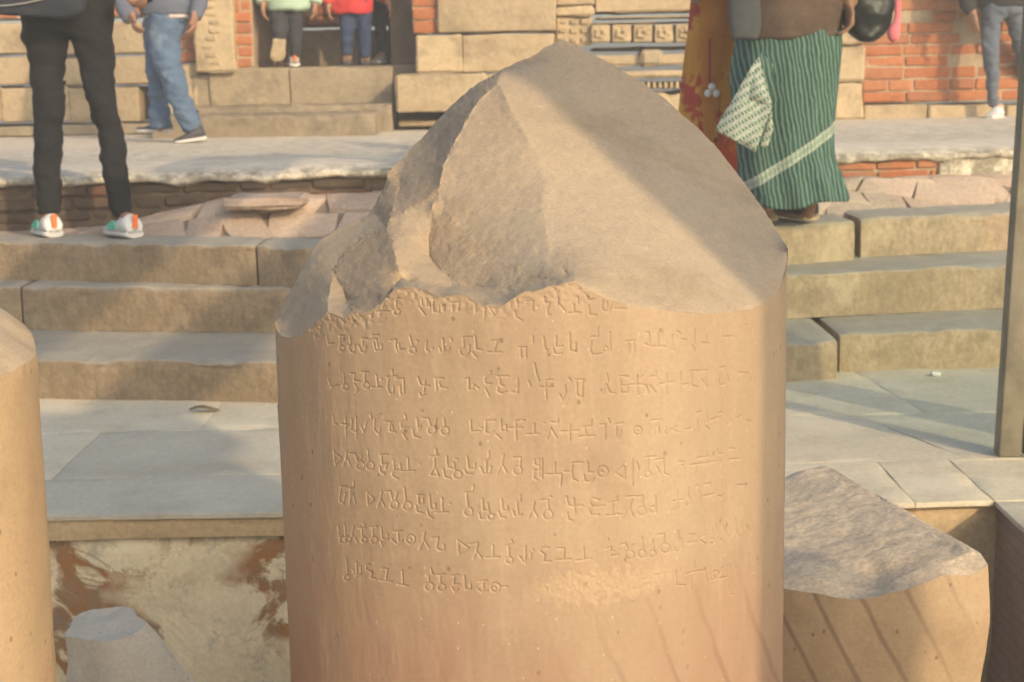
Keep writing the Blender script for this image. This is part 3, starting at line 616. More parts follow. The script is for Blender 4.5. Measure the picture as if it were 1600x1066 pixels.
# flagstones between the pit and the steps, front rim irregular
def slab(mb, quad, z=0.0, th=.07, seed=0, gap=.002, seg=.06, amp=.0035, rad=.002, tilt=0.0):
    """a flagstone on any four corners (x, y), gently uneven, with worn arrises"""
    q = [Vector((p[0], p[1])) for p in quad]; cc = sum(q, Vector((0, 0))) / 4
    q = [p + (cc - p).normalized() * gap for p in q]
    nu = max(3, int((q[1] - q[0]).length / seg)); nv = max(3, int((q[3] - q[0]).length / seg)); V = []; Fc = []
    us = [0, .25 * rad / max(.05, (q[1] - q[0]).length) * 4] + [i / nu for i in range(1, nu)] + [1 - rad / max(.05, (q[1] - q[0]).length), 1]
    vs = [0, rad / max(.05, (q[3] - q[0]).length)] + [i / nv for i in range(1, nv)] + [1 - rad / max(.05, (q[3] - q[0]).length), 1]
    us = sorted(us); vs = sorted(vs); nu = len(us) - 1; nv = len(vs) - 1; dz = rnd.uniform(-1, 1) * tilt; dx = rnd.uniform(-1, 1) * tilt * 1.5; dy = rnd.uniform(-1, 1) * tilt * 1.5
    for v in vs:
        for u in us:
            p = q[0].lerp(q[1], u).lerp(q[3].lerp(q[2], u), v); ed = (u in (0, 1)) or (v in (0, 1))
            P = Vector((p.x, p.y, z)); e = amp * fbm(P + Vector((seed, 0, 0)), 6, 3)
            P.z += e + dz + dx * (u - .5) + dy * (v - .5) - (rad * .7 if ed else 0)
            if ed: n2 = nvec(P, 14) * .005; P.x += n2.x; P.y += n2.y
            V.append(P)
    W = nu + 1
    for j in range(nv):
        for i in range(nu): Fc.append((j * W + i, j * W + i + 1, (j + 1) * W + i + 1, (j + 1) * W + i))
    bd = [i for i in range(W)] + [j * W + nu for j in range(1, nv + 1)] + [nv * W + i for i in range(nu - 1, -1, -1)] + [j * W for j in range(nv - 1, 0, -1)]
    n0 = len(V)
    for i in bd: V.append(Vector((V[i].x, V[i].y, z - th)))
    for k in range(len(bd)): Fc.append((bd[k], n0 + k, n0 + (k + 1) % len(bd), bd[(k + 1) % len(bd)]))
    mb.add(V, Fc, rnd.random())
P2 = lambda px, py: (lambda v: (v.x, v.y))(atZ(px, py, 0))
def Xat(px, py): return P2(px, py)
mb = MB()
f0, f1, f2, f3 = [(p.x, p.y) for p in fe]
j = lambda x: (f0[1] + (f1[1] - f0[1]) * (x - f0[0]) / (f1[0] - f0[0]))
jy = P2(250, 745)[1]                              # the joint line seen on the left
jb = P2(300, 672)[1]
back = 5.9
# front row
xs_front = [PX0, -2.2, -.25, .40, f3[0]]
for i in range(len(xs_front) - 1):
    a, b = xs_front[i], xs_front[i + 1]
    fa = fe[0].y + .02 if a < -1 else fe[1].y + (fe[3].y - fe[1].y) * max(0, (a - fe[1].x) / (fe[3].x - fe[1].x)); fb = fe[0].y + .01 if b < -1 else fe[1].y + (fe[3].y - fe[1].y) * max(0, (b - fe[1].x) / (fe[3].x - fe[1].x))
    slab(mb, [(a, fa), (b, fb), (b, jy), (a, jy)], th=.014, seed=i)
crn = (corner.x, corner.y)
slab(mb, [f3, crn, (crn[0] - .0, jy + .02), (f3[0], jy)], th=.014, seed=21)
rows = [(jy, jb, [PX0, -2.4, (P2(80, 750)[0], P2(138, 694)[0]), -.30, .55, 1.25, 2.3, 3.6]), (jb, 5.02, [PX0, -1.9, -1.2, -.1, .86, 1.75, 2.7, 3.8]), (5.02, 6.9, [PX0, -2.3, -1.05, -.35, .62, 1.28, 2.1, 3.9])]
for ri, (ya, yb, xs) in enumerate(rows):
    for i in range(len(xs) - 1):
        bt = lambda q: q if isinstance(q, tuple) else (q + .10, q - .10) if q > -.5 else (q, q)      # joints on the right run slantwise
        (a0_, a1_), (b0_, b1_) = bt(xs[i]), bt(xs[i + 1])
        slab(mb, [(a0_, ya), (b0_, ya), (b1_, yb), (a1_, yb)], seed=ri * 9 + i)
slab(mb, [crn, (3.6, corner.y), (3.6, jy), (crn[0], jy)], th=.014, seed=31)
slab(mb, [(corner.x, 2.6), (3.6, 2.6), (3.6, corner.y), (corner.x, corner.y)], th=.014, seed=32)
slab(mb, [(corner.x, PY0), (3.6, PY0), (3.6, 2.6), (corner.x, 2.6)], th=.014, seed=33)
slab(mb, [(-4, -3), (3.6, -3), (3.6, PY0), (-4, PY0)], seed=34, seg=.3)
tag(mb.build('pavement', PAVE, None, True, 28), kind='structure')

# pit walls
def plaster_mat():
    t, c, nor = stone('stained_plaster', (.70, .59, .37), (.76, .65, .42), (.60, .50, .32), 3.5, 60, .4, .004, grainy=.12)
    n1 = t.noise(4.6, 7, .62, dist=.6); n2 = t.noise(2.3, 4, .55, co=t.mp(1, 1, 1.3, loc=(3, 1, 2)))
    k = t.math('MULTIPLY', t.ramp(n1, .495, .545), t.ramp(n2, .37, .47))
    c = t.mix(k, c, t.mix(t.ramp(t.noise(16, 5), .4, .6), (.34, .16, .055), (.30, .19, .095)))
    g = t.ramp(t.noise(6, 6, .7, co=t.mp(1, 1, 1, loc=(7, 3, 1))), .56, .68, 0, .6); c = t.mix(g, c, (.25, .235, .19))
    wv_ = t.n.new('ShaderNodeVectorMath'); wv_.operation = 'MULTIPLY_ADD'; t.l.new(t.noise(5, 5, .65, out=1), wv_.inputs[0]); wv_.inputs[1].default_value = (.45, .45, .45); t.l.new(t.co, wv_.inputs[2]); cr = t.vor(2.6, co=wv_.outputs[0], feat='DISTANCE_TO_EDGE')
    c = t.mix(t.ramp(cr, 0, .010, .5, 0), c, (.28, .20, .12))
    h = t.math('SUBTRACT', n1, t.math('MULTIPLY', k, .35))
    return t.done(c, .9, t.bump(h, .6, .02, nor))
PLAST = plaster_mat()
t, c, nor = stone('buff_render', (.48, .35, .19), (.53, .40, .225), (.38, .275, .15), 3, 70, .5, .006, grainy=.2); BUFF = t.done(c, .9, nor)
def facewall(name, mat, p0, p1, z0, z1, th, parent, amp=.008, seg=.03, seed=0, top_amp=0.0):
    """an upright slab from p0 to p1 (plan), its face to the left of that line, uneven on the face"""
    a = Vector((p0[0], p0[1], 0)); b = Vector((p1[0], p1[1], 0)); d = (b - a); L = d.length; d.normalize(); n = Vector((d.y, -d.x, 0))
    nu = max(2, int(L / seg)); nv = max(2, int((z1 - z0) / seg)); V = []; Fc = []
    for jv in range(nv + 1):
        for i in range(nu + 1):
            p = a + d * (L * i / nu) + Vector((0, 0, z0 + (z1 - z0) * jv / nv))
            e = amp * fbm(p + Vector((seed, 0, 0)), 3.5, 4)
            if jv == nv: e -= amp; p.z += top_amp * fbm(p, 5, 3)
            V.append(p + n * e)
    W = nu + 1
    for jv in range(nv):
        for i in range(nu): Fc.append((jv * W + i, jv * W + i + 1, (jv + 1) * W + i + 1, (jv + 1) * W + i))
    m = len(V)
    for i in range(W): p = V[nv * W + i]; V.append(Vector((p.x, p.y, p.z)) - n * th)
    for i in range(nu): Fc.append((nv * W + i, nv * W + i + 1, m + i + 1, m + i))
    k = len(V); V += [a + Vector((0, 0, z0)) - n * th, b + Vector((0, 0, z0)) - n * th]
    Fc += [(k, k + 1, m + nu, m), (0, nv * W, m, k), (nu, k + 1, m + nu, nv * W + nu)]
    return mesh(name, V, Fc, mat, parent, True, 50)
pw = empty('plaster_wall', 'flaking cream plaster wall with rusty stains below the paving edge', 'retaining wall')
cz = atY(260, 833, fe[0].y + .05).z
facewall('coping', BUFF, (PX0, fe[0].y + .012), (.30, fe[1].y + .012), cz, -.006, .10, pw, .012, .02, 1, .010)
facewall('plaster_face', PLAST, (PX0, fe[0].y + .035), (.30, fe[1].y + .035), -.9, cz - .002, .1, pw, .014, .025, 2)
sw = empty('stone_wall', 'sunlit buff rendered wall of the pit behind the sloping column drum', 'retaining wall')
facewall('wall_face', BUFF, (.304, fe[1].y + .03), (corner.x + .06, corner.y + .02), -.9, -.0145, .1, sw, .01, .03, 4)
def brick_courses(mb, x0, x1, z0, z1, y, bh=.062, bl=.24, th=.12, mort=.012, seed=0, jit=.006, miss=.04, seg=.03, rad=.008, wear=.003):
    r_ = random.Random(seed); z = z0; row = 0
    while z < z1 - .015:
        h = min(bh * r_.uniform(.9, 1.1), z1 - z); x = x0 - (bl * .5 if row % 2 else 0) - r_.uniform(0, .06)
        while x < x1:
            l = bl * r_.choice((.55, .95, 1, 1.05, 1.1, .8)); a, b = max(x, x0), min(x + l, x1)
            if b - a > .03 and r_.random() > miss:
                dy = r_.uniform(-jit, jit) + (r_.random() < .08) * .012
                v, f = roundbox(a + mort * .4, b - mort * .4, y + dy, y + th, z + mort * .4 + r_.uniform(-.003, .003), z + h - mort * .4, seg, rad, wear, 22, r_.uniform(0, 50), .006)
                mb.add(v, f, r_.random())
            x += l
        z += h; row += 1
def brick_mat(name, cs, dirt, dk=.35, mottle=None):
    t = NT(name); v = t.attr(); r_ = t.n.new('ShaderNodeValToRGB'); t.l.new(v, r_.inputs[0]); e = r_.color_ramp.elements
    e[0].color = (*cs[0], 1); e[1].color = (*cs[-1], 1)
    for i, q in enumerate(cs[1:-1]): x = e.new((i + 1) / (len(cs) - 1)); x.color = (*q, 1)
    c = t.mix(t.ramp(t.noise(30, 5, .7), .3, .7), r_.outputs[0], t.mix(1.0, r_.outputs[0], (.72, .68, .64), 'MULTIPLY'))
    c = t.mix(t.ramp(t.noise(4.5, 6, .7), .50, .66, 0, dk), c, dirt)
    if mottle: c = t.mix(t.ramp(t.noise(9, 6, .7, co=t.mp(1, 1, 2)), .4, .6, .1, .85), c, mottle)
    return t.done(c, .93, t.bump(t.noise(70, 5, .7), .5, .006))
BRICK = brick_mat('orange_brick', ((.40, .145, .06), (.46, .175, .075), (.50, .205, .09), (.36, .15, .075), (.52, .235, .115)), (.26, .17, .105), .6)
BRICKD = brick_mat('dark_brick', ((.115, .075, .048), (.14, .085, .055), (.10, .075, .052), (.23, .10, .055)), (.07, .058, .04), .6, (.085, .068, .046))  # much darker, mottled browns for the left stretch of the low wall
t, c, nor = stone('lime_mortar', (.42, .33, .22), (.36, .27, .17), None, 8, 60, .6, .008); MORT = t.done(c, .95, nor)
t, c, nor = stone('dark_mortar', (.11, .08, .052), (.16, .115, .075), None, 8, 60, .6, .008); MORTD = t.done(c, .95, nor)
# brick side wall of the pit, on the right, facing left
rw = empty('stone_wall', 'shaded rosy brown stone side wall of the pit below the paving corner', 'retaining wall')
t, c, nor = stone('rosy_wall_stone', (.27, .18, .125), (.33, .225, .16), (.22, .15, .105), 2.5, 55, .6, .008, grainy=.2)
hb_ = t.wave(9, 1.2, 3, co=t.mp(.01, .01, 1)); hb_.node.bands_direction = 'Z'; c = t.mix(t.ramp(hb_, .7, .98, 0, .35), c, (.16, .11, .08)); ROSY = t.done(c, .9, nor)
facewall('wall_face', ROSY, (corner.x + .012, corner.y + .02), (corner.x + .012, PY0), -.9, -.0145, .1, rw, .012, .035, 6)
# the near and left sides of the pit (outside the picture)
nw = empty('plaster_wall', 'plain buff rendered wall on the near side of the pit, below the picture', 'retaining wall')
facewall('wall_face', BUFF, (PX1 + .1, PY0), (PX0, PY0), -.9, -.072, .1, nw, .01, .2, 7)
facewall('wall_face', BUFF, (PX0, PY0), (PX0, fe[0].y + .1), -.9, -.072, .1, nw, .01, .2, 8)

# ------------------------------------------------------------------ the stone steps
def step_mat(g=1.0):
    t, c, nor = stone('worn_step_stone', (.225, .172, .105), (.275, .212, .135), (.175, .135, .085), 2.4, 48, .7, .008, grainy=.24)
    vs_ = t.noise(50, 5, .75, co=t.mp(1, 1, .35)); c = t.mix(t.ramp(vs_, .45, .65, 0, .45), c, (.15, .11, .065)); lt = t.noise(3.2, 5, .7, co=t.mp(1, 1, 1, loc=(5, 5, 5))); c = t.mix(t.ramp(lt, .52, .66, 0, .6), c, (.36, .29, .185))
    k = t.noise(34, 4, .7, co=t.mp(1, 1, .3, rot=(0, .3, 0))); c = t.mix(t.ramp(k, .5, .72, 0, .4), c, (.165, .115, .06))
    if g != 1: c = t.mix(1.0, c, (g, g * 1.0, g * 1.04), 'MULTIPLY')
    g = t.n.new('ShaderNodeNewGeometry'); z = t.sep(g.outputs['Normal'])[2]
    c = t.mix(t.ramp(z, .55, .95, 0, .8), c, t.mix(t.ramp(t.noise(7, 5), .4, .6), (.40, .37, .29), (.35, .32, .25)))   # foot-worn, dusty treads
    return t.done(c, .88, t.bump(t.noise(22, 5, .65), .5, .012, nor))
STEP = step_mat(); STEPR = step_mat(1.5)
def sweep_slab(name, pts, z, h, depth, parent, seed=0, rad=.013, amp=.008, mat=None, chip=.02):
    """a long block whose front follows pts (plan points), arris rounded and chipped"""
    L = [0]
    for a, b in zip(pts[:-1], pts[1:]): L.append(L[-1] + math.hypot(b[0] - a[0], b[1] - a[1]))
    n = max(4, int(L[-1] / .022)); V = []; Fc = []
    prof = [(-.0, -h), (0, -h * .8), (0, -h * .6), (0, -h * .4), (0, -h * .25), (0, -rad * 1.5)] + [(rad * (1 - math.cos(a)), -rad * (1 - math.sin(a))) for a in (0.25, .6, .95, 1.3)] + [(rad * 1.5, 0), (.06, 0), (.10, 0), (.15, 0), (.22, 0), (.3, 0), (.42, 0), (depth, 0)]
    prof = [p for p in prof if p[0] <= depth]
    for i in range(n + 1):
        s = L[-1] * i / n; k = max(q for q in range(len(L)) if L[q] <= s + 1e-9); k = min(k, len(pts) - 2); t = (s - L[k]) / (L[k + 1] - L[k])
        x = pts[k][0] + (pts[k + 1][0] - pts[k][0]) * t; y = pts[k][1] + (pts[k + 1][1] - pts[k][1]) * t
        e_end = min(1, min(s, L[-1] - s) / .02)
        for d, dz in prof:
            p = Vector((x, y + d, z + dz)); q = p + Vector((seed * 3.3, seed, 0))
            nn = Vector((0, -1, 0)) if d == 0 else Vector((0, -.6, .8)) if d < rad * 1.2 else Vector((0, 0, 1))
            e = amp * (fbm(q, 5, 3) * (1 if d < .05 else .5) + .45 * fbm(q, 30, 2))
            if 0 <= d < rad * 1.6 and dz > -rad * 2: e -= chip * max(0, fbm(q, 8, 3) + .1)
            pp = p + nn * e
            pp += Vector((0, .004 * (1 - e_end), -.005 * (1 - e_end)))
            V.append(pp)
    W = len(prof)
    for i in range(n):
        for k in range(W - 1): Fc.append((i * W + k, (i + 1) * W + k, (i + 1) * W + k + 1, i * W + k + 1))
    for i, flip in ((0, 0), (n, 1)):
        m = len(V); b = V[i * W + W - 1]; V.append(Vector((b.x, b.y, z - h)))
        f = tuple(i * W + k for k in range(W)) + (m,); Fc.append(f if flip else f[::-1])
    return mesh(name, V, Fc, mat or STEP, parent, True, 45)
st = empty('stone_steps', 'three worn stone steps rising from the grey paving to the upper path', 'steps')
Z3, Z2, Z1 = .49, .330, .148
def course(pxs, z): return [(lambda v: (v.x, v.y))(atZ(x, y, z)) for x, y in pxs]
def ext(pts, l=1.2, r=1.5, ry=.9):
    a = (pts[0][0] - l, pts[0][1] + .05); b = (pts[-1][0] + r, pts[-1][1] + ry * r); return a, b
c3 = course([(0, 378), (230, 381), (400, 384), (470, 387)], Z3); c3r = course([(1212, 356), (1338, 347)], Z3); c3s = course([(1344, 345), (1440, 340), (1577, 334)], Z3)
a, b = ext(c3)
sweep_slab('step', [a] + c3[:2] + [(c3[2][0] - .004, c3[2][1])], Z3, .16, .30, st, 1)
sweep_slab('step', [(c3[2][0] + .004, c3[2][1]), c3[3], (.35, c3[3][1] - .0)], Z3, .16, .32, st, 2)
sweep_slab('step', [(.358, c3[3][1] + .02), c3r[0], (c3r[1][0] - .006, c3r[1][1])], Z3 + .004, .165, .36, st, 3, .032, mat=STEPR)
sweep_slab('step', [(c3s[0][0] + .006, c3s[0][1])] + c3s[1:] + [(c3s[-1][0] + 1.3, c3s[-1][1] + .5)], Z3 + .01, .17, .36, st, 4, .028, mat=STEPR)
c2 = course([(0, 448), (230, 449), (450, 450)], Z2); c2r = course([(1232, 429), (1375, 422), (1570, 414)], Z2)
sweep_slab('step', [(c2[0][0] - 1.2, c2[0][1] + .05), (atZ(30, 448, Z2).x - .004, c2[0][1])], Z2, .18, .5, st, 5)
sweep_slab('step', [(atZ(30, 448, Z2).x + .004, c2[0][1])] + c2[1:] + [(.3, c2[2][1] + .03)], Z2, .18, .5, st, 6, .024)
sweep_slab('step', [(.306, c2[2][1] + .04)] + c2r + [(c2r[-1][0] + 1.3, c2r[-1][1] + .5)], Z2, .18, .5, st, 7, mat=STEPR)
c1 = course([(75, 562), (260, 564), (427, 566)], Z1); c1r = course([(1231, 536), (1304, 531)], Z1); c1s = course([(1312, 522), (1400, 519), (1565, 514)], Z1)
sweep_slab('step', [(c1[0][0] - 2, c1[0][1] + .1)] + c1 + [(.2, c1[2][1] + .03)], Z1, .152, .75, st, 8)
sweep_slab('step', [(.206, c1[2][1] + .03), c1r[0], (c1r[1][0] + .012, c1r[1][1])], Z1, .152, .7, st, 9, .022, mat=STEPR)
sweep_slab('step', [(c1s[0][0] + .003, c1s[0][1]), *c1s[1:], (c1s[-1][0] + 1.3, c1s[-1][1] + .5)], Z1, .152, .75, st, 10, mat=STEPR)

# ------------------------------------------------------------------ upper path of rough flagstones
def path_mat():
    t, c, nor = stone('pinkish_rubble_paving', (.42, .33, .25), (.48, .39, .30), (.40, .29, .215), 2.6, 50, .7, .008, grainy=.2)
    v = t.attr(); c = t.mix(1.0, c, t.mix(v, (.82, .80, .80), (1.12, 1.08, 1.04)), 'MULTIPLY')
    return t.done(c, .9, t.bump(t.noise(18, 5, .65), .6, .015, nor))
PATH = path_mat()
t, c, nor = stone('joint_dirt', (.20, .155, .11), (.25, .195, .14), None, 8, 60, .6, .008); MORTD0 = t.done(c, .95, nor)
WY = lambda x: 6.85 + (.25 * (x + 2.6) / 2.2 if x < -.4 else .25 + .12 * (x + .4))
mb = MB(); r_ = random.Random(3)
def pz(x, y):
    k = max(0, min(1, (y - frontY(x) - .05) / max(.2, (WY(x) - frontY(x) - .12) * .8))); kx = max(0, min(1, (x + 1.88) / .6)); return .468 + .02 * k + .125 * k * kx
y = 5.95
def frontY(x):
    return c3[0][1] + .24 if x < .35 else c3r[0][1] + .27 + .42 * max(0, x - 1.1)
gxs = [-5 + .25 * i for i in range(39)]; V = []; Fc = []
for i, x in enumerate(gxs):
    for k in range(7):
        y_ = frontY(x) + (WY(x) + .1 - frontY(x)) * k / 6; V.append((x, y_, pz(x, y_) - .022))
for i in range(len(gxs) - 1):
    for k in range(6): Fc.append((i * 7 + k, (i + 1) * 7 + k, (i + 1) * 7 + k + 1, i * 7 + k + 1))
mb.add(V, Fc, .2, 1)
rows_ = []
while y < 7.45:
    dy = r_.uniform(.10, .17); x = -4.2 + r_.uniform(0, .3)
    while x < 4.2:
        dx = r_.uniform(.16, .42); xm, ym = x + dx / 2, y + dy / 2; sk = r_.uniform(-.05, .05)
        if ym > frontY(xm) + .03 and ym < WY(xm) + .05:
            q = [(x + sk, y + r_.uniform(-.02, .02)), (x + dx + sk, y + r_.uniform(-.02, .02)), (x + dx - sk, y + dy + r_.uniform(-.02, .02)), (x - sk, y + dy)]
            n0 = len(mb.v); slab(mb, q, pz(xm, ym) + r_.uniform(-.003, .004), .09, r_.random() * 40, .0045, .05, .008, .005, .003)
            for iv in range(n0, len(mb.v)): v_ = mb.v[iv]; v_.z += pz(v_.x, v_.y) - pz(xm, ym)
        x += dx
    y += dy
tag(mb.build('upper_path', [PATH, MORTD0], None, True, 28), kind='structure')
ps = empty('stone_slab', 'loose flat stone slab lying on the upper path against the dark brick wall', 'slab')
a = atY(345, 312, 6.72); b = atY(480, 300, 6.86)
v, f = roundbox(a.x, b.x, 6.70, 6.99, a.z - .045, a.z + .004, .03, .016, .012, 7, 4, .02); mb = MB(); mb.add(v, f, .3); mb.build('slab_stone', PATH, ps, True, 28)

# ------------------------------------------------------------------ terrace with plastered lip
ZT = .74
tw = empty('brick_wall', 'low dark brick retaining wall under the pale terrace lip', 'retaining wall')
mbL = MB(); mbR = MB(); brick_courses(mbL, -4.5, .2, .40, ZT - .05, 0, .058, .24, .16, .010, 3, .014, .05, .025, .014, .009); brick_courses(mbR, .2, 2.06, .50, ZT - .05, 0, .05, .25, .16, .012, 4, .005, .0)
for m_ in (mbL, mbR):
    for i, p in enumerate(m_.v): m_.v[i] = Vector((p.x, p.y + WY(p.x), p.z))
mbL.build('dark_brickwork', BRICKD, tw, True, 28); mbR.build('orange_brickwork', BRICK, tw, True, 28)
facewall('mortar', MORTD, (-4.6, WY(-4.6) + .012), (.2, WY(.2) + .012), .38, ZT - .03, .3, tw, .004, .1); facewall('mortar', MORT, (.2, WY(.2) + .011), (4.6, WY(4.6) + .011), .38, ZT - .03, .3, tw, .004, .1)
v, f = roundbox(2.06, 3.4, 0,   .25, .45, ZT - .02, .05, .03, .02, 6, 2); mb = MB(); mb.add([(p[0], p[1] + WY(p[0]) - .02, p[2]) for p in v], f, .5); 
t, c, nor = stone('lime_plaster', (.60, .54, .42), (.66, .60, .47), (.52, .465, .36), 3, 45, .6, .01, grainy=.15)
g_ = t.ramp(t.noise(11, 7, .78), .42, .56, 0, .85); zz = t.sep()[2]
c = t.mix(t.math('MULTIPLY', g_, t.ramp(zz, ZT + .002, ZT - .022, .15, 1)), c, (.19, .17, .125)); LIME = t.done(c, .93, nor)
mb.build('plastered_end', LIME, tw, True, 28)
mb = MB(); xs = np.arange(-6, 6.01, .035); prof = [(.05, -.062), (-.005, -.060), (-.03, -.052), (-.034, -.040), (-.02, -.026), (.03, -.012), (.10, -.002), (.2, .002), (.35, .002), (.6, 0), (1.0, -.01), (1.6, -.01), (2.4, -.005), (4.8, 0)]
V = []; Fc = []
for x in xs:
    for d, dz in prof:
        p = Vector((x, WY(x) + d, ZT + dz)); e = .016 * fbm(p, 3, 3) + .007 * fbm(p, 14, 2); k = 1 if d < .4 else .4
        if dz < -.02: p.z += .018 * fbm(p, 7, 3)
        V.append(p + Vector((0, -e, e * .8)) * k)
W = len(prof)
for i in range(len(xs) - 1):
    for k in range(W - 1): Fc.append((i * W + k, (i + 1) * W + k, (i + 1) * W + k + 1, i * W + k + 1))
tag(mesh('terrace', V, Fc, LIME, None, True, None), kind='structure')

# ------------------------------------------------------------------ the old temple behind
BY = 11.2
def block_mat(name, c1, c2, c3, big=1.2):
    t, c, nor = stone(name, c1, c2, c3, big, 30, .5, .01, grainy=.16)
    v = t.attr(); c = t.mix(1.0, c, t.mix(v, (.86, .85, .84), (1.1, 1.09, 1.06)), 'MULTIPLY'); sn = t.noise(3.2, 7, .72, co=t.mp(1, 1, 1.4, loc=(3, 8, 2))); c = t.mix(t.ramp(sn, .52, .68, 0, .6), c, tuple(q * .5 for q in c3)); return t.done(c, .9, t.bump(t.noise(12, 5, .65), .6, .02, nor))
BUFFB = block_mat('buff_ashlar', (.40, .315, .195), (.46, .365, .23), (.33, .255, .155)); GREYB = block_mat('grey_ashlar', (.29, .24, .16), (.35, .285, .19), (.24, .195, .13))
DARKB = block_mat('dark_stone', (.20, .165, .115), (.26, .21, .145), (.16, .13, .09))
tm = empty('brick_temple', 'ruined brick and sandstone temple front with a doorway and carved mouldings', 'temple')
cnt = [0]
def block(name, x0, y0, x1, y1, Y, depth, mat, rad=.02, amp=.012, seg=.09, chip=.02, parent=None, ex=0.0):
    cnt[0] += 1; a = atY(x0, y1, Y); b = atY(x1, y0, Y)
    v, f = roundbox(a.x, b.x, Y, Y + depth, a.z, b.z, seg * .6, rad * .55, amp * .8, 5, cnt[0] * 1.7, chip * .8)
    mb = MB(); mb.add(v, f, rnd.random()); return mb.build(name, mat, parent or tm, True, 20)
# left: courses of buff blocks
for row in (((-170, -60, 34, 87), (-58, 78, 35, 87), (80, 228, 34, 87)), ((-170, -30, 88, 134), (-28, 92, 88, 135), (94, 232, 88, 135)), ((-170, 2, 136, 193), (4, 108, 136, 193), (110, 216, 136, 194))):
    for x0, x1, y0, y1 in row: block('wall_block', x0, y0, x1 - 1, y1 - 1, BY, .6, BUFFB)
block('base_slab', -170, 194, 236, 218, BY - .18, .7, GREYB)
def bricks_px(x0, y0, x1, y1, Y, mat, mort, seed, bh=.085, bl=.31, name='brickwork', miss=.03):
    a = atY(x0, y1, Y); b = atY(x1, y0, Y); mb = MB(); brick_courses(mb, a.x, b.x, a.z, b.z, Y, bh, bl, .2, .012, seed, .010, miss, .045, .010, .005); mb.build(name, mat, tm, True, 28)
    facewall('mortar', mort, (a.x, Y + .014), (b.x, Y + .014), a.z, b.z, .4, tm, .003, .15)
bricks_px(-170, -260, 232, 33, BY + .06, BRICK, MORT, 11)
# carved pilaster, brick jamb, doorway
pl_ = block('pilaster', 306, -240, 350, 113, BY - .12, .5, BUFFB, .02, .02, .05)
for k in range(26):
    yy = -230 + k * 13
    cx_ = 330 + 6 * math.sin(k * 1.3); block('carving', cx_ - 9, yy, cx_ + 9, yy + 9, BY - .137, .05, BUFFB, .022, .01, .05, 0, pl_)
block('pilaster_foot', 246, 100, 309, 196, BY - .02, .5, BUFFB, .03, .03)
bricks_px(232, -260, 306, 100, BY + .05, BRICK, MORT, 12)
bricks_px(350, -260, 379, 108, BY + .02, BRICK, MORT, 13)
zd = atY(500, 104, BY + .1).z
# recess
a = atY(379, 104, BY); b = atY(652, 104, BY)
facewall('recess_side', MORTD, (a.x, BY + 1.05), (a.x, BY + .25), zd - .1, zd + 2.6, .2, tm, .01, .15); facewall('recess_side', MORTD, (b.x, BY + .25), (b.x, BY + 1.05), zd - .1, zd + 2.6, .2, tm, .01, .15)
bricks_px(372, -240, 662, 44, BY + .95, BRICK, MORTD, 14, name='recess_brickwork')
for x0, x1 in ((368, 452), (454, 560), (562, 664)): block('recess_stone', x0, 46, x1 - 1, 108, BY + .92, .5, GREYB)
v, f = roundbox(a.x - .3, b.x + .3, BY + .1, BY + 1.7, zd - .5, zd, .2, .02, .006); mb = MB(); mb.add(v, f, .3); mb.build('threshold', DARKB, tm, True, 45)
v, f = roundbox(a.x - .6, b.x + .6, BY + .0, BY + 1.9, zd + 2.3, zd + 2.7, .2, .02, .006); mb = MB(); mb.add(v, f, .3); mb.build('lintel', DARKB, tm, True, 45)
# door steps
ds = empty('door_steps', 'low sandstone steps leading up to the temple doorway', 'steps')
block('step', 328, 106, 452, 168, BY - .05, .45, GREYB, .025, .014, .06, .02, ds); block('step', 453, 104, 613, 167, BY - .06, .45, GREYB, .025, .014, .06, .02, ds); block('step', 300, 116, 327, 172, BY - .03, .4, GREYB, .025, .014, .06, .02, ds)
a = atY(230, 212, 10.2); b = atY(600, 212, 10.2); zt = atY(500, 178, 10.25).z
sweep_slab('step', [(a.x, 10.35), ((a.x + b.x) / 2, 10.25), (b.x - .05, 10.15)], zt, .3, .5, ds, 12, .03, .014, GREYB)
a = atY(296, 180, 10.7); b = atY(612, 180, 10.7); zt2 = atY(450, 165, 10.75).z
sweep_slab('step', [(a.x, 10.75), (b.x, 10.72)], zt2, .3, .5, ds, 13, .03, .014, GREYB)
# right of the doorway
block('base_block', 619, 114, 760, 177, BY - .52, .7, BUFFB, .03, .014); block('base_block', 761, 114, 880, 177, BY - .5, .7, BUFFB, .03, .014)
block('foundation', 622, 183, 900, 198, BY - .36, .6, BUFFB)
block('wall_block', 651, 54, 722, 114, BY - .2, .7, BUFFB); block('wall_block', 723, 52, 867, 114, BY - .2, .7, BUFFB)
block('wall_block', 684, -70, 868, 52, BY - .15, .6, BUFFB); block('wall_block', 684, -240, 868, -71, BY - .15, .6, GREYB)
bricks_px(645, -260, 684, 53, BY - .1, BRICK, MORT, 15)
# carved mouldings
block('carved_pier', 869, 26, 924, 72, BY - .05, .5, BUFFB, .02, .02); block('carved_pier', 869, 10, 928, 25, BY - .09, .5, BUFFB, .015); block('carved_pier', 869, -200, 928, 9, BY - .04, .5, BUFFB, .02)
for rr in range(3):
    for q in range(3): block('carving', 874 + q * 17, 30 + rr * 14, 885 + q * 17, 38 + rr * 14, BY - .075, .05, BUFFB, .015, .008, .03, .0)
block('moulding', 930, -200, 1310, 20, BY - .05, .5, BUFFB); block('moulding', 936, 21, 1310, 27, BY - .16, .5, BUFFB, .012, .004); block('moulding', 930, 29, 1310, 36, BY - .13, .5, BUFFB, .012, .004)
for k in range(7):
    x0 = 924 + k * 33; bb = block('carved_block', x0, 38, x0 + 29, 66, BY - .12, .4, BUFFB, .012, .006)
    for q in range(5):
        a_ = 2 * math.pi * q / 5; block('carving', x0 + 11 + 6 * math.cos(a_), 48 + 6 * math.sin(a_), x0 + 18 + 6 * math.cos(a_), 55 + 6 * math.sin(a_), BY - .14, .05, BUFFB, .012, .006, .02, 0, bb)
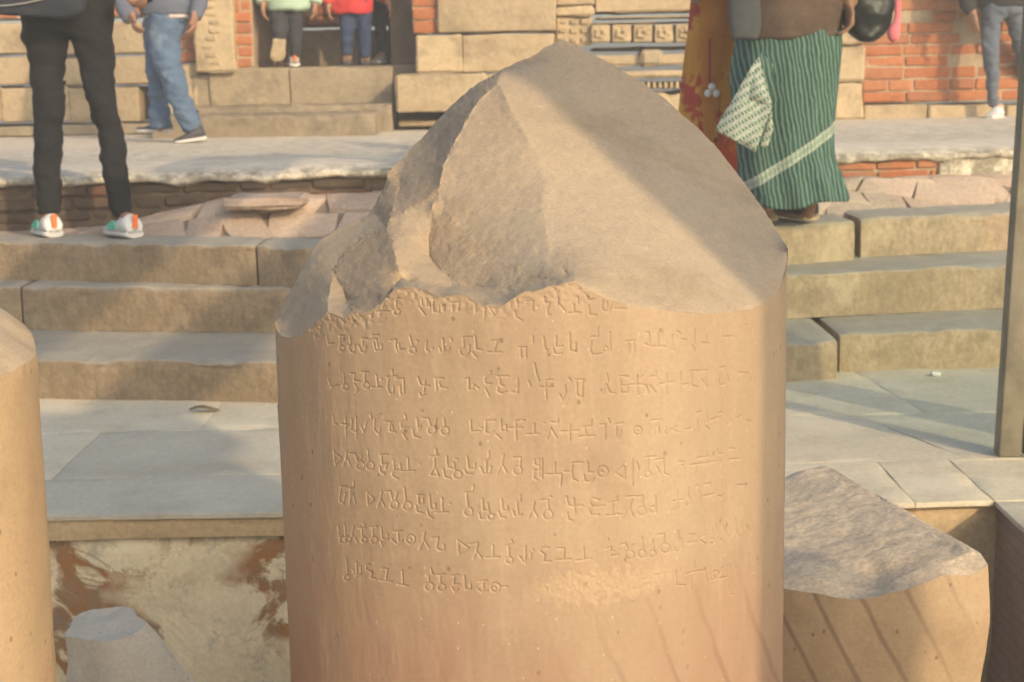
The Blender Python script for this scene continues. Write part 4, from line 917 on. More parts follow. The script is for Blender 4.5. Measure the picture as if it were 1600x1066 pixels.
block('shadow_course', 926, 67, 1310, 80, BY + .12, .4, DARKB)  # recessed strip; its darker colour paints in the shadow line below the carved blocks
block('ledge_course', 900, 80, 1310, 104, BY - .10, .5, BUFFB, .02, .012); block('niche_stone', 1001, 77, 1036, 104, BY - .17, .3, GREYB, .05, .006, .03)
block('moulding', 900, 105, 1310, 124, BY - .2, .5, BUFFB, .03, .01)
block('dentil_backing', 960, 126, 1310, 140, BY - .08, .5, DARKB)
for k in range(26): block('dentil', 966 + k * 9, 128, 971 + k * 9, 138, BY - .13, .3, BUFFB, .008, .003, .03, 0)
block('rough_course', 960, 141, 1310, 196, BY - .15, .5, BUFFB, .05, .05, .05, .05)
# quoin and long brick wall on the right
block('quoin', 1290, 72, 1352, 128, BY - .16, .6, BUFFB, .03, .014); block('quoin', 1290, 130, 1350, 188, BY - .16, .6, BUFFB, .03, .03, .05, .03)
block('capstone', 1296, 40, 1354, 71, BY - .2, .6, BUFFB, .05, .03, .05, .03); block('quoin', 1290, -200, 1340, 38, BY - .12, .6, BUFFB)
bricks_px(1346, -260, 1800, 162, BY + .02, BRICK, MORT, 16, .083, .33)
for x0, x1 in ((1350, 1449), (1451, 1570), (1572, 1700), (1702, 1800)): block('plinth', x0, 163, x1, 190, BY - .1, .5, BUFFB, .015, .008)

# ------------------------------------------------------------------ glass enclosure post and the shelter over the pillar
def plain(name, c, rough=.5, var=.06, sc_=20, metal=0.0, c2=None):
    t = NT(name); k = t.noise(sc_, 5, .65)
    cc = t.mix(t.ramp(k, .3, .7), tuple(q * (1 - var * 2) for q in c), c2 or tuple(min(1, q * (1 + var * 2)) for q in c))
    t.b.inputs['Metallic'].default_value = metal
    return t.done(cc, rough, t.bump(t.noise(sc_ * 4, 4), .15, .003))
STEEL = plain('dull_brown_steel', (.20, .18, .125), .5, .15, 9); STEELR = plain('reddish_steel', (.24, .145, .10), .5, .15, 9)
gl = NT('green_glass'); GLASS = gl.m; gt = gl.n.new('ShaderNodeBsdfTransparent'); gt.inputs[0].default_value = (.86, .93, .88, 1); gg = gl.n.new('ShaderNodeBsdfGlossy'); gg.inputs['Roughness'].default_value = .05
gx = gl.n.new('ShaderNodeMixShader'); gx.inputs[0].default_value = .07; gl.l.new(gt.outputs[0], gx.inputs[1]); gl.l.new(gg.outputs[0], gx.inputs[2]); gl.l.new(gx.outputs[0], gl.n['Material Output'].inputs['Surface']); gl.n.remove(gl.b)
ge = empty('glass_enclosure', 'brown steel post holding a green-edged glass pane, standing on the paving', 'enclosure')
pb = atZ(1574, 716, 0)
def box(mb, x0, x1, y0, y1, z0, z1, rad=.004, var=.5): v, f = roundbox(x0, x1, y0, y1, z0, z1, .3, rad, 0); mb.add(v, f, var)
mb = MB(); px0 = atY(1557, 690, pb.y).x; box(mb, px0, px0 + .066, pb.y, pb.y + .06, .004, 3.0); mb.build('post', STEEL, ge, True, 28)
mb = MB(); box(mb, px0 + .068, px0 + .078, pb.y + .02, pb.y + .032, .05, 2.9, .002); box(mb, px0 + .085, px0 + 2.2, pb.y + .02, pb.y + .032, .05, 2.9, .002); mb.build('pane', GLASS, ge, True, 28)
mb = MB(); box(mb, px0 + .0785, px0 + .085, pb.y - .01, pb.y + .045, .004, 3.0); mb.build('clamp_strip', STEELR, ge, True, 28)

for o_ in ge.children:                           # the post leans a little outward
    for v_ in o_.data.vertices: v_.co.x += .010 + .030 * v_.co.z

sh = empty('shelter', 'tall stone pier and flat beams of the open shelter beside the photographer, outside the picture', 'shelter')
u_in, u_out = 1.392, 1.985                       # edges of the pier's shadow across the sun's direction
yv = -.5
d_ = Vector((math.cos(SUN_AZ), math.sin(SUN_AZ), 0)); e_ = Vector((math.sin(SUN_AZ), -math.cos(SUN_AZ), 0))
base = d_ * ((u_in + u_out) / 2) + e_ * 1.62
hw_ = (u_out - u_in) / 2
mb = MB(); v, f = roundbox(-hw_, hw_, -hw_, hw_, .0, 2.85, .2, .006, 0)
mb.add([base + d_ * p[0] + e_ * p[1] + Vector((0, 0, p[2])) for p in v], f); mb.build('pier', GREYB, sh, True, 28)
mb = MB(); box(mb, -4.0, 2.75, base.y - .15, base.y + .18, 2.86, 3.13, .01); mb.build('beam', GREYB, sh, True, 28)
mb = MB(); box(mb, 2.28, 2.52, base.y + .185, 4.2, 2.89, 3.03, .01); mb.build('beam', GREYB, sh, True, 28)
mb = MB(); box(mb, 1.25, 1.72, base.y + .185, 4.2, 2.90, 3.03, .01); mb.build('beam', GREYB, sh, True, 28)
mb = MB(); box(mb, 2.32, 2.48, 3.6, 3.76, 0.0, 2.885, .01); mb.build('pier', GREYB, sh, True, 28)

# ------------------------------------------------------------------ people
def cloth(name, c, c2=None, wv=180, bs=.25, rough=.9, var=.12, big=5, c3=None):
    t = NT(name); k = t.noise(big, 5, .6); cc = t.mix(t.ramp(k, .35, .65), c, c2 or tuple(q * (1 + var) for q in c))
    if c3: cc = t.mix(t.ramp(t.noise(big * 2.3, 5, .65, co=t.mp(1, 1, .6, loc=(4, 2, 1))), .55, .75), cc, c3)
    f = t.noise(wv, 2, .6); cc = t.mix(1.0, cc, t.mix(t.ramp(f, .3, .7), (.88,) * 3, (1.12,) * 3), 'MULTIPLY')
    return t.done(cc, rough, t.bump(f, bs, .002))
SKIN = plain('skin', (.30, .165, .10), .55, .05, 30); HAIR = plain('black_hair', (.02, .017, .015), .5, .2, 60)
M_BLACKJ = cloth('black_denim', (.010, .0105, .011), (.016, .016, .016)); M_NAVYJK = cloth('navy_quilted', (.02, .024, .032), (.03, .034, .045))
M_BLUEJ = cloth('blue_denim', (.075, .12, .19), (.10, .155, .235), c3=(.20, .26, .33)); M_SLATE = cloth('slate_jacket', (.10, .115, .15), (.125, .14, .18))
M_CHECK = cloth('pale_shirt', (.5, .45, .42)); M_MINT = cloth('mint_jacket', (.36, .50, .37), (.40, .55, .41)); M_CHAR = cloth('charcoal_leggings', (.035, .037, .04))
M_RED = cloth('red_jacket', (.46, .035, .035), (.54, .05, .045)); M_NAVY = cloth('navy_trousers', (.025, .04, .085), (.035, .055, .11)); M_DNAVY = cloth('dark_navy_cloth', (.022, .028, .045))
M_GREYJ = cloth('grey_blue_jeans', (.085, .105, .135), (.115, .135, .165), c3=(.17, .19, .21)); M_BLKJK = cloth('black_jacket', (.025, .024, .024), (.035, .034, .033))
M_BROWN = cloth('brown_wool', (.12, .075, .055), (.15, .095, .07), 90, .5, c3=(.17, .12, .10)); M_GREYKNIT = cloth('grey_knit', (.085, .085, .09)); M_MAROON = cloth('maroon_blouse', (.26, .025, .045), (.33, .04, .06))
S_WHITE = plain('white_shoe', (.62, .62, .58), .6, .06, 25); S_GREEN = plain('green_shoe_panel', (.10, .42, .29), .6, .08); S_ORANGE = plain('orange_tab', (.85, .20, .05), .6, .08)
S_DARK = plain('dark_shoe', (.055, .055, .06), .6, .1); S_BROWN = plain('brown_boot', (.16, .10, .055), .6, .1); S_TAN = plain('tan_sole', (.50, .38, .22), .7, .08); S_GREY = plain('grey_shoe', (.30, .29, .27), .6, .08)
S_SOLE = plain('pale_sole', (.62, .60, .54), .7, .05); S_BEIGE = plain('worn_beige_sole', (.42, .34, .22), .8, .1)

def V3(px, py, Y): return atY(px, py, Y)
SKEL = {'legs': [], 'arms': [], 'ank': []}
def legs(parent, name, mat, Y, L, Rr, hips, depth=1.05, wr=.006, voxel=.010):
    """trousers from traced half widths: L and Rr list (x0, x1, y, dY) down each leg, hips the same down to the crotch"""
    s = pxm(Y); mb = MB()
    for side in (L, Rr):
        se = [(V3((a + b) / 2, y, Y + dy), (b - a) / 2 / s, (b - a) / 2 / s * depth) for a, b, y, dy in side]
        loft(mb, interp(se, 4), 20); SKEL['legs'].append([(q[0], q[1] * .5, q[2] * .5) for q in se])
    se = [(V3((a + b) / 2, y, Y + dy), (b - a) / 2 / s, (b - a) / 2 / s * .62) for a, b, y, dy in hips]; SKEL['hips'] = se[0]
    loft(mb, interp(se, 4), 28, flat=True)
    return fused(name, mb, mat, parent, voxel, wr)
def torso(parent, name, mat, Y, secs, sleeves=(), dep=.62, wr=.008, voxel=.012, extra=None):
    s = pxm(Y); mb = MB()
    se = [(V3((a + b) / 2, y, Y + dy), (b - a) / 2 / s, (b - a) / 2 / s * dep) for a, b, y, dy in secs]; loft(mb, interp(se, 4), 28, flat=True)
    for sl_ in sleeves:
        se = [(V3(x, y, Y + dy), r_ / s, r_ / s) for x, y, dy, r_ in sl_]; loft(mb, interp(se, 4), 16); SKEL['arms'].append([(q[0], q[1] * .6, q[2] * .6) for q in se])
    if extra: extra(mb)
    return fused(name, mb, mat, parent, voxel, wr, (7, 7, 11))
def shoe(parent, heel, toe, ht, wd, upper, sole, name='shoe', pitch=0.0, mid=None, mid_mat=None, tab=None):
    """a trainer from heel to toe (world points on the sole), ht = ankle height"""
    h, t = Vector(heel), Vector(toe); d = (t - h); L = d.length; d.normalize(); upv = Vector((0, 0, 1)); sd = d.cross(upv).normalized(); upv = sd.cross(d).normalized()
    prof = [(0, .32, .50), (.04, .40, .86), (.14, .43, .98), (.25, .42, 1.0), (.36, .43, .86), (.50, .46, .66), (.66, .50, .50), (.80, .48, .40), (.92, .40, .32), (.985, .26, .22)]
    def body(z0f, z1f, grow, nm, mat, sub, closed_top=True):
        mb = MB(); V = []; Fc = []; n = 18
        for (u, wf, hf) in prof:
            for k in range(n):
                a = 2 * math.pi * k / n; cx, cz = math.cos(a), math.sin(a)
                x = (abs(cx) ** .7) * (1 if cx > 0 else -1) * wd * wf * grow * (1 - .18 * max(0, cz) - .25 * max(0, cz) * (hf > .8)); zz = (abs(cz) ** .7) * (1 if cz > 0 else -1)
                lo, hi = z0f(u, hf), z1f(u, hf); z = (lo + hi) / 2 + zz * (hi - lo) / 2
                V.append(h + d * (L * u) + sd * x + upv * z)
        for i in range(len(prof) - 1):
            for k in range(n): Fc.append((i * n + k, i * n + (k + 1) % n, (i + 1) * n + (k + 1) % n, (i + 1) * n + k))
        Fc.append(tuple(range(n))[::-1]); Fc.append(tuple((len(prof) - 1) * n + k for k in range(n)))
        mb.add(V, Fc); return mb.build(nm, mat, sub, True, 50)
    SKEL['ank'].append((h + d * (L * .22) + upv * (ht * .75), h + d * (L * .22) + upv * (ht * .2)))
    sh_ = body(lambda u, hf: .018, lambda u, hf: max(.035, ht * hf), 1.0, name, upper, parent)
    body(lambda u, hf: .0 + .008 * max(0, u - .8) / .2, lambda u, hf: .03 if u > .1 else .034, 1.10, 'sole', sole, sh_)
    if mid_mat:
        mb = MB()
        for s_ in (-1, 1):
            P = [h + d * (L * u) + sd * (s_ * wd * w_) + upv * z for u, w_, z in ((.34, .445, .035), (.60, .505, .03), (.64, .48, .05), (.50, .40, .07), (.42, .40, .068))]
            Q = [p + sd * s_ * .006 for p in P]; n = len(P)
            mb.add(P + Q, [tuple(range(n)), tuple(range(n, 2 * n))[::-1]] + [(i, (i + 1) % n, n + (i + 1) % n, n + i) for i in range(n)])
        mb.build('side_panel', mid_mat, sh_, False)
    if tab:
        mb = MB(); P = [h + d * (L * u) + upv * z for u, z in ((-.005, ht * .42), (-.015, ht * .6), (-.03, ht * .85), (-.028, ht * .98))]
        loft(mb, [(p, wd * .12, .008) for p in P], 10, tuple(d)); mb.build('heel_tab', tab, sh_, True, 50)
    return sh_
def hand(mb, wrist, dirv, palmside, size=.185, curl=.5, thumb=1):
    """palm, four unequal bent fingers and a thumb; dirv points down the hand, palmside is the way the palm faces"""
    d = Vector(dirv).normalized(); p = Vector(palmside); p = (p - d * p.dot(d)).normalized(); s = d.cross(p).normalized() * thumb; w_ = Vector(wrist)
    loft(mb, interp([(w_ - d * .03, .026, .02), (w_, .027, .019), (w_ + d * size * .2, .038, .017), (w_ + d * size * .42, .042, .016), (w_ + d * size * .5, .038, .012)], 3), 14, tuple(p))
    for k, (ln, off) in enumerate(((.40, .030), (.45, .010), (.42, -.011), (.34, -.030))):
        b = w_ + d * size * .45 + s * off; l = ln * size; q = [b]; a = curl * .35
        for seg in (.45, .32, .25): a += curl * .38; q.append(q[-1] + (d * math.cos(a) + p * math.sin(a)).normalized() * l * seg)
        loft(mb, interp([(q[0] - d * .02, .0088, .0088), (q[0], .0092, .009), (q[1], .0088, .0086), (q[2], .0078, .0076), (q[3], .0055, .0055)], 3), 10, tuple(s))
    b = w_ + d * size * .12 + s * .024; q = [b, b + (d * .6 + s * .7).normalized() * size * .2, b + (d * .6 + s * .7).normalized() * size * .2 + (d * .9 + s * .25 + p * .3).normalized() * size * .26]
    loft(mb, interp([(q[0], .014, .012), (q[1], .0115, .0105), (q[2], .0075, .007)], 4), 10, tuple(p))
def figure(parent, Y, neck, headw, skin_legs=(), hands=(), face=(0, -1, 0), hairlen=.4):
    """the continuous body: head with features, neck, trunk core, plus bare ankles and hands; hair is its child"""
    s = 1.0; mb = MB(); n = Vector(neck); f = Vector(face).normalized(); sd = f.cross(Vector((0, 0, 1))).normalized(); hz = headw / .15
    hp = SKEL.get('hips') or (n + Vector((0, 0, -.6)), .12, .08); hc_ = hp[0]; lenT = (n - hc_).length; wT = min(.15, lenT * .26)
    for k, lg in enumerate(SKEL['legs'][:2]):
        an = min(SKEL['ank'], key=lambda q: (q[0] - lg[-1][0]).length) if SKEL['ank'] else None
        ch = [(hc_.lerp(lg[0][0], .3), .045, .045)] + lg
        if an: ch += [(an[0], .032, .036), (an[1], .03, .035)]
        loft(mb, interp(ch, 3), 14)
    if not SKEL['legs']:
        for se in skin_legs: loft(mb, interp([(hc_, .07, .07)] + se, 4), 14)
    for k, ar in enumerate(SKEL['arms'][:2]):
        hw2 = min(hands, key=lambda q: (Vector(q['wrist']) - ar[-1][0]).length)['wrist']
        loft(mb, interp([(n + Vector((0, 0, -.07)), .05, .05)] + ar + [(Vector(hw2), .025, .021)], 3), 12)
    SKEL.update(legs=[], arms=[], ank=[], hips=None)
    loft(mb, interp([(hc_, wT * .7, wT * .5), (hc_.lerp(n, .5), wT * .85, wT * .55), (n + Vector((0, 0, -.08)), wT * .7, .06), (n, .058, .058), (n + Vector((0, 0, .07)) * hz, .055, .058), (n + Vector((0, 0, .11)) * hz + f * .02, .062 * hz, .078 * hz), (n + Vector((0, 0, .17)) * hz + f * .015, .074 * hz, .092 * hz), (n + Vector((0, 0, .23)) * hz, .076 * hz, .098 * hz), (n + Vector((0, 0, .285)) * hz, .055 * hz, .072 * hz), (n + Vector((0, 0, .31)) * hz, .012, .014)], 4), 24, tuple(f))
    hc = n + Vector((0, 0, .185)) * hz
    loft(mb, [(hc + f * .105 * hz + Vector((0, 0, .03)), .008, .008), (hc + f * .118 * hz + Vector((0, 0, -.012)), .015, .012), (hc + f * .1 * hz + Vector((0, 0, -.022)), .012, .01)], 10, tuple(sd))
    loft(mb, [(hc + f * .10 * hz - sd * .024 + Vector((0, 0, -.052)), .006, .006), (hc + f * .108 * hz + Vector((0, 0, -.052)), .009, .008), (hc + f * .10 * hz + sd * .024 + Vector((0, 0, -.052)), .006, .006)], 10)
    for k in (-1, 1):
        loft(mb, [(hc + sd * k * .074 * hz + Vector((0, 0, -.03)), .012, .008), (hc + sd * k * .084 * hz, .018, .008), (hc + sd * k * .076 * hz + Vector((0, 0, .03)), .010, .008)], 10, tuple(f))
    for h in hands: hand(mb, **h)
    b = fused('body', mb, SKIN, parent, .008, 0, smooth_it=2)
    hb = MB(); loft(hb, interp([(hc - f * .05 + Vector((0, 0, -hairlen * .5)), .05 * hz, .03), (hc - f * .04 + Vector((0, 0, -.03)), .072 * hz, .06 * hz), (hc - f * .012 + Vector((0, 0, .05)), .083 * hz, .096 * hz), (hc - f * .008 + Vector((0, 0, .11)), .064 * hz, .08 * hz), (hc + Vector((0, 0, .14)), .02, .02)], 4), 20, tuple(f))
    hr = fused('hair', hb, HAIR, b, .012, .004)
    return b

# man in black jeans at the top of the steps, seen from behind
Y1 = atZ(86, 371, Z3 + .004).y + .05
p = empty('person', 'person in slim black jeans and white trainers with orange heel tabs on the top step', 'person')
legs(p, 'trousers', M_BLACKJ, Y1, [(34, 106, 20, 0), (36, 105, 56, 0), (46, 102, 100, 0), (50, 101, 130, -.02), (54, 102, 168, -.03), (52, 98, 200, -.01), (53, 97, 240, .01), (56, 96, 300, .02), (60, 95, 335, .02)],
     [(104, 178, 20, 0), (112, 177, 56, 0), (122, 180, 100, 0), (130, 181, 135, -.02), (140, 184, 172, -.03), (151, 191, 206, -.01), (157, 199, 246, .01), (166, 205, 300, .02), (176, 207, 338, .02)],
     [(28, 178, -60, 0), (30, 178, -20, 0), (32, 178, 12, 0), (36, 176, 40, 0), (60, 150, 58, 0)], 1.0, .011, .009)
torso(p, 'jacket', M_NAVYJK, Y1, [(30, 180, 2, 0), (22, 184, -20, 0), (20, 186, -80, 0), (24, 182, -160, 0), (6, 200, -250, 0), (20, 190, -300, 0), (80, 130, -325, 0)], [[(8, -250, 0, 30), (-20, -160, -.02, 26), (-24, -80, -.06, 22), (0, -30, -.12, 18)], [(198, -250, 0, 30), (222, -160, 0, 26), (226, -60, -.04, 22), (220, 0, -.1, 17)]], .6)
h1 = atZ(86, 371, Z3 + .004); t1_ = h1 + Vector((-.125, .20, 0)); shoe(p, h1, t1_, .10, .10, S_WHITE, S_SOLE, 'shoe', mid_mat=S_GREEN, tab=S_ORANGE)
h1 = atZ(212, 372, Z3 + .004); t1_ = h1 + Vector((-.155, .19, 0)); shoe(p, h1, t1_, .10, .10, S_WHITE, S_SOLE, 'shoe', mid_mat=S_GREEN, tab=S_ORANGE)
figure(p, Y1, V3(105, -335, Y1), .15, [[(V3(78, 300, Y1 + .02), .035, .04), (V3(78, 345, Y1 + .03), .032, .036), (V3(76, 360, Y1 + .05), .03, .036)], [(V3(190, 300, Y1 + .02), .035, .04), (V3(194, 345, Y1 + .03), .032, .036), (V3(192, 362, Y1 + .05), .03, .036)]],
       [dict(wrist=V3(2, -28, Y1 - .14), dirv=(.5, -.6, -.3), palmside=(.4, .3, -.6), curl=.8), dict(wrist=V3(220, 4, Y1 - .1), dirv=(0, -.8, .2), palmside=(-.6, 0, .4), curl=.9, thumb=-1)], (-.6, .8, 0))
bagp = empty('shoulder_bag', 'black bag hanging beside the hip of the person in black jeans', 'bag')
mb = MB(); se = [(V3(45, y, Y1 - .22), w_ / pxm(Y1), .055) for y, w_ in ((26, 58), (20, 76), (0, 84), (-40, 84), (-80, 78), (-92, 70))]; loft(mb, interp(se, 3), 24, fold=lambda a, t: (abs(math.cos(a)) ** 4 + abs(math.sin(a)) ** 4) ** -.25); fused('bag_body', mb, M_NAVYJK, bagp, .01, .006)
mb = MB(); loft(mb, [(V3(x, y, Y1 - .285), .004, .003) for x, y in ((-30, 10), (10, 9), (40, 5), (70, -2))], 8, (0, 0, 1)); mb.build('zip', S_GREY, bagp, True)
mb = MB(); loft(mb, [(V3(10, -85, Y1 - .22), .018, .004), (V3(0, -180, Y1 - .25), .018, .004), (V3(60, -290, Y1 - .16), .018, .004), (V3(170, -315, Y1 - .05), .018, .004)], 8); mb.build('strap', M_NAVYJK, bagp, True)

# man in blue jeans walking on the terrace
Y2 = 9.75
p = empty('person', 'person in blue jeans and slate jacket striding along the pale terrace', 'person')
legs(p, 'trousers', M_BLUEJ, Y2, [(222, 268, 30, .05), (224, 266, 60, .06), (225, 262, 90, .08), (230, 262, 125, .1), (233, 263, 155, .12), (234, 267, 185, .1), (233, 268, 199, .1)],
     [(232, 292, 30, -.04), (230, 283, 60, -.06), (236, 284, 90, -.08), (252, 290, 125, -.1), (262, 299, 155, -.1), (276, 312, 182, -.06), (287, 318, 205, -.04)],
     [(220, 300, -30, 0), (221, 297, 10, 0), (225, 290, 45, 0), (232, 276, 62, 0)], 1.0, .016, .010)
torso(p, 'jacket', M_SLATE, Y2, [(222, 304, 24, 0), (216, 306, 5, 0), (214, 306, -40, 0), (210, 308, -90, 0), (206, 312, -120, 0), (240, 280, -138, 0)], [[(208, -118, 0, 20), (196, -60, 0, 18), (192, 0, -.05, 15), (205, 30, -.12, 13)], [(308, -118, 0, 20), (318, -60, 0, 17), (312, 0, -.05, 14), (304, 30, -.12, 11)]], .62)
torso(p, 'shirt', M_CHECK, Y2 + .01, [(224, 303, 30, 0), (224, 303, 10, 0), (230, 300, -20, 0)], (), .66, .003)
g = atZ(266, 209, ZT + .002); shoe(p, V3(267, 207, Y2 + .12), V3(216, 208, Y2 + .20), .09, .10, S_DARK, S_SOLE)
shoe(p, V3(322, 219, Y2 - .05), V3(272, 226, Y2 - .12), .10, .10, S_DARK, S_SOLE)
figure(p, Y2, V3(258, -150, Y2), .15, [[(V3(251, 185, Y2 + .1), .04, .045), (V3(250, 203, Y2 + .12), .035, .045)], [(V3(300, 190, Y2 - .05), .04, .045), (V3(306, 210, Y2 - .04), .035, .045)]],
       [dict(wrist=V3(207, 26, Y2 - .15), dirv=(.2, -.4, -.8), palmside=(.8, .2, 0), curl=1.0, size=.16), dict(wrist=V3(303, 26, Y2 - .14), dirv=(0, -.3, -.9), palmside=(-.9, 0, 0), curl=.9, size=.16, thumb=-1)], (-.8, .5, 0))

# child in mint jacket climbing to the doorway
Y3 = BY + .12
p = empty('person', 'person in a mint green jacket and dark leggings climbing into the doorway, one heel lifted', 'person')
legs(p, 'leggings', M_CHAR, Y3, [(421, 449, 14, 0), (424, 448, 35, -.02), (426, 448, 55, -.05), (428, 447, 72, -.02)], [(450, 475, 14, 0), (451, 474, 35, 0), (452, 473, 60, 0), (455, 470, 88, 0)], [(418, 478, -25, 0), (420, 477, 5, 0), (428, 470, 18, 0)], 1.0, .006, .010)
torso(p, 'jacket', M_MINT, Y3, [(420, 480, 18, 0), (417, 489, 10, 0), (414, 492, -25, 0), (416, 488, -70, 0), (440, 466, -85, 0)], [[(418, -68, 0, 14), (410, -30, 0, 12), (411, 5, -.05, 10)], [(486, -68, 0, 14), (497, -30, 0, 12), (492, 6, -.05, 10)]], .66, .012)
shoe(p, V3(438, 62, Y3 - .10), V3(434, 97, Y3 - .04), .07, .11, S_DARK, S_BEIGE)
shoe(p, V3(461, 104, Y3 - .02), V3(455, 103, Y3 + .18), .09, .09, S_GREY, S_SOLE, tab=S_ORANGE)
figure(p, Y3, V3(453, -92, Y3), .14, [[(V3(437, 60, Y3 - .03), .03, .03), (V3(437, 72, Y3 - .03), .028, .03)], [(V3(462, 80, Y3), .03, .03), (V3(461, 98, Y3 + .02), .028, .03)]], [dict(wrist=V3(411, 8, Y3 - .05), dirv=(0, -.1, -1), palmside=(1, 0, 0), size=.14, curl=.7), dict(wrist=V3(492, 8, Y3 - .06), dirv=(0, -.2, -1), palmside=(-1, 0, 0), size=.14, curl=.7, thumb=-1)], (.1, 1, 0), .55)
# child in red jacket
Y4 = BY + .22
p = empty('person', 'person in a bright red jacket, navy trousers and brown boots on the doorway threshold', 'person')
legs(p, 'trousers', M_NAVY, Y4, [(529, 556, 18, 0), (530, 555, 40, 0), (532, 553, 65, 0), (534, 551, 86, 0)], [(557, 582, 18, 0), (558, 581, 40, 0), (560, 581, 65, 0), (562, 579, 90, 0)], [(522, 586, -20, 0), (526, 583, 10, 0), (534, 576, 24, 0)], 1.0, .008, .010)
torso(p, 'jacket', M_RED, Y4, [(526, 580, 23, 0), (517, 582, 16, 0), (516, 584, -25, 0), (518, 586, -62, 0), (540, 562, -78, 0)], [[(520, -60, 0, 13), (512, -25, 0, 12), (513, 8, -.05, 10)], [(584, -60, 0, 13), (598, -25, .03, 12), (606, 2, 0, 10)]], .68, .012)
shoe(p, V3(543, 102, Y4 - .02), V3(541, 101, Y4 + .18), .11, .09, S_BROWN, S_DARK); shoe(p, V3(571, 102, Y4 - .02), V3(572, 101, Y4 + .18), .11, .09, S_BROWN, S_DARK)
figure(p, Y4, V3(551, -86, Y4), .14, [[(V3(543, 80, Y4), .03, .03), (V3(543, 96, Y4 + .02), .028, .03)], [(V3(571, 84, Y4), .03, .03), (V3(571, 97, Y4 + .02), .028, .03)]], [dict(wrist=V3(513, 10, Y4 - .05), dirv=(0, -.1, -1), palmside=(1, 0, 0), size=.13, curl=.8), dict(wrist=V3(607, 4, Y4), dirv=(.3, 0, -1), palmside=(-1, 0, 0), size=.13, curl=.6, thumb=-1)], (0, 1, 0), .3)
# person in dark clothes in the door's shade
Y5 = BY + .55
p = empty('person', 'person in dark navy clothes standing in the shade of the door jamb', 'person')
legs(p, 'trousers', M_DNAVY, Y5, [(582, 606, 10, 0), (584, 604, 40, 0), (588, 606, 70, 0), (592, 609, 92, 0)], [(604, 628, 10, .1), (606, 627, 40, .1), (607, 625, 70, .1), (609, 624, 92, .1)], [(580, 632, -30, 0), (582, 630, 5, 0), (590, 622, 18, 0)], 1.0, .008, .010)
torso(p, 'coat', M_DNAVY, Y5, [(580, 634, 12, .02), (577, 636, -30, 0), (574, 640, -75, 0), (596, 618, -92, 0)], [[(578, -72, 0, 13), (575, -35, -.03, 11), (590, -4, -.14, 9)], [(636, -72, 0, 13), (643, -35, 0, 11), (640, 8, -.03, 9)]], .68, .010)
shoe(p, V3(600, 99, Y5 - .02), V3(584, 101, Y5 - .14), .08, .09, S_GREY, S_SOLE); shoe(p, V3(617, 98, Y5 + .1), V3(634, 98, Y5 + .02), .08, .09, S_GREY, S_SOLE)
figure(p, Y5, V3(607, -98, Y5), .14, [[(V3(600, 85, Y5), .03, .03), (V3(600, 96, Y5), .028, .03)], [(V3(616, 85, Y5 + .1), .03, .03), (V3(617, 96, Y5 + .1), .028, .03)]], [dict(wrist=V3(594, -2, Y5 - .16), dirv=(.8, -.2, -.5), palmside=(.3, .2, .9), size=.15, curl=.6), dict(wrist=V3(640, 10, Y5 - .03), dirv=(0, 0, -1), palmside=(-1, 0, 0), size=.15, curl=.6, thumb=-1)], (-.5, -.8, 0))
# man by the brick wall on the right
Y8 = 10.95
p = empty('person', 'person in grey-blue jeans, black jacket and white shoes walking past the orange brick wall', 'person')
legs(p, 'jeans', M_GREYJ, Y8, [(1530, 1570, 5, 0), (1532, 1566, 22, 0), (1533, 1564, 50, 0), (1534, 1562, 80, -.02), (1538, 1561, 105, -.02), (1541, 1560, 135, 0), (1545, 1560, 166, 0)], [(1562, 1600, 5, .05), (1570, 1600, 30, .08), (1580, 1608, 60, .12), (1588, 1612, 95, .2), (1596, 1615, 130, .3), (1602, 1618, 158, .38)], [(1524, 1602, -40, 0), (1527, 1602, -5, 0), (1532, 1598, 16, 0), (1545, 1585, 28, 0)], 1.0, .014, .010)
torso(p, 'jacket', M_BLKJK, Y8, [(1530, 1600, 12, 0), (1522, 1604, 0, 0), (1518, 1606, -50, 0), (1514, 1610, -110, 0), (1550, 1576, -130, 0)], [[(1517, -108, 0, 18), (1506, -50, 0, 15), (1510, 0, -.03, 12), (1519, 20, -.06, 10)], [(1607, -108, 0, 18), (1620, -50, 0, 15), (1618, 20, 0, 11)]], .62, .01)
shoe(p, V3(1561, 187, Y8 + .02), V3(1545, 188, Y8 - .19), .10, .10, S_WHITE, S_SOLE); shoe(p, V3(1608, 172, Y8 + .42), V3(1604, 184, Y8 + .2), .10, .10, S_WHITE, S_SOLE)
figure(p, Y8, V3(1563, -140, Y8), .15, [[(V3(1553, 150, Y8), .033, .035), (V3(1554, 178, Y8), .03, .035)], [(V3(1609, 150, Y8 + .38), .033, .035), (V3(1608, 166, Y8 + .38), .03, .035)]], [dict(wrist=V3(1520, 18, Y8 - .06), dirv=(.06, -.1, -1), palmside=(.8, .4, 0), size=.185, curl=.45, thumb=-1), dict(wrist=V3(1618, 24, Y8), dirv=(0, 0, -1), palmside=(-1, 0, 0), curl=.6)], (-.3, -1, 0))

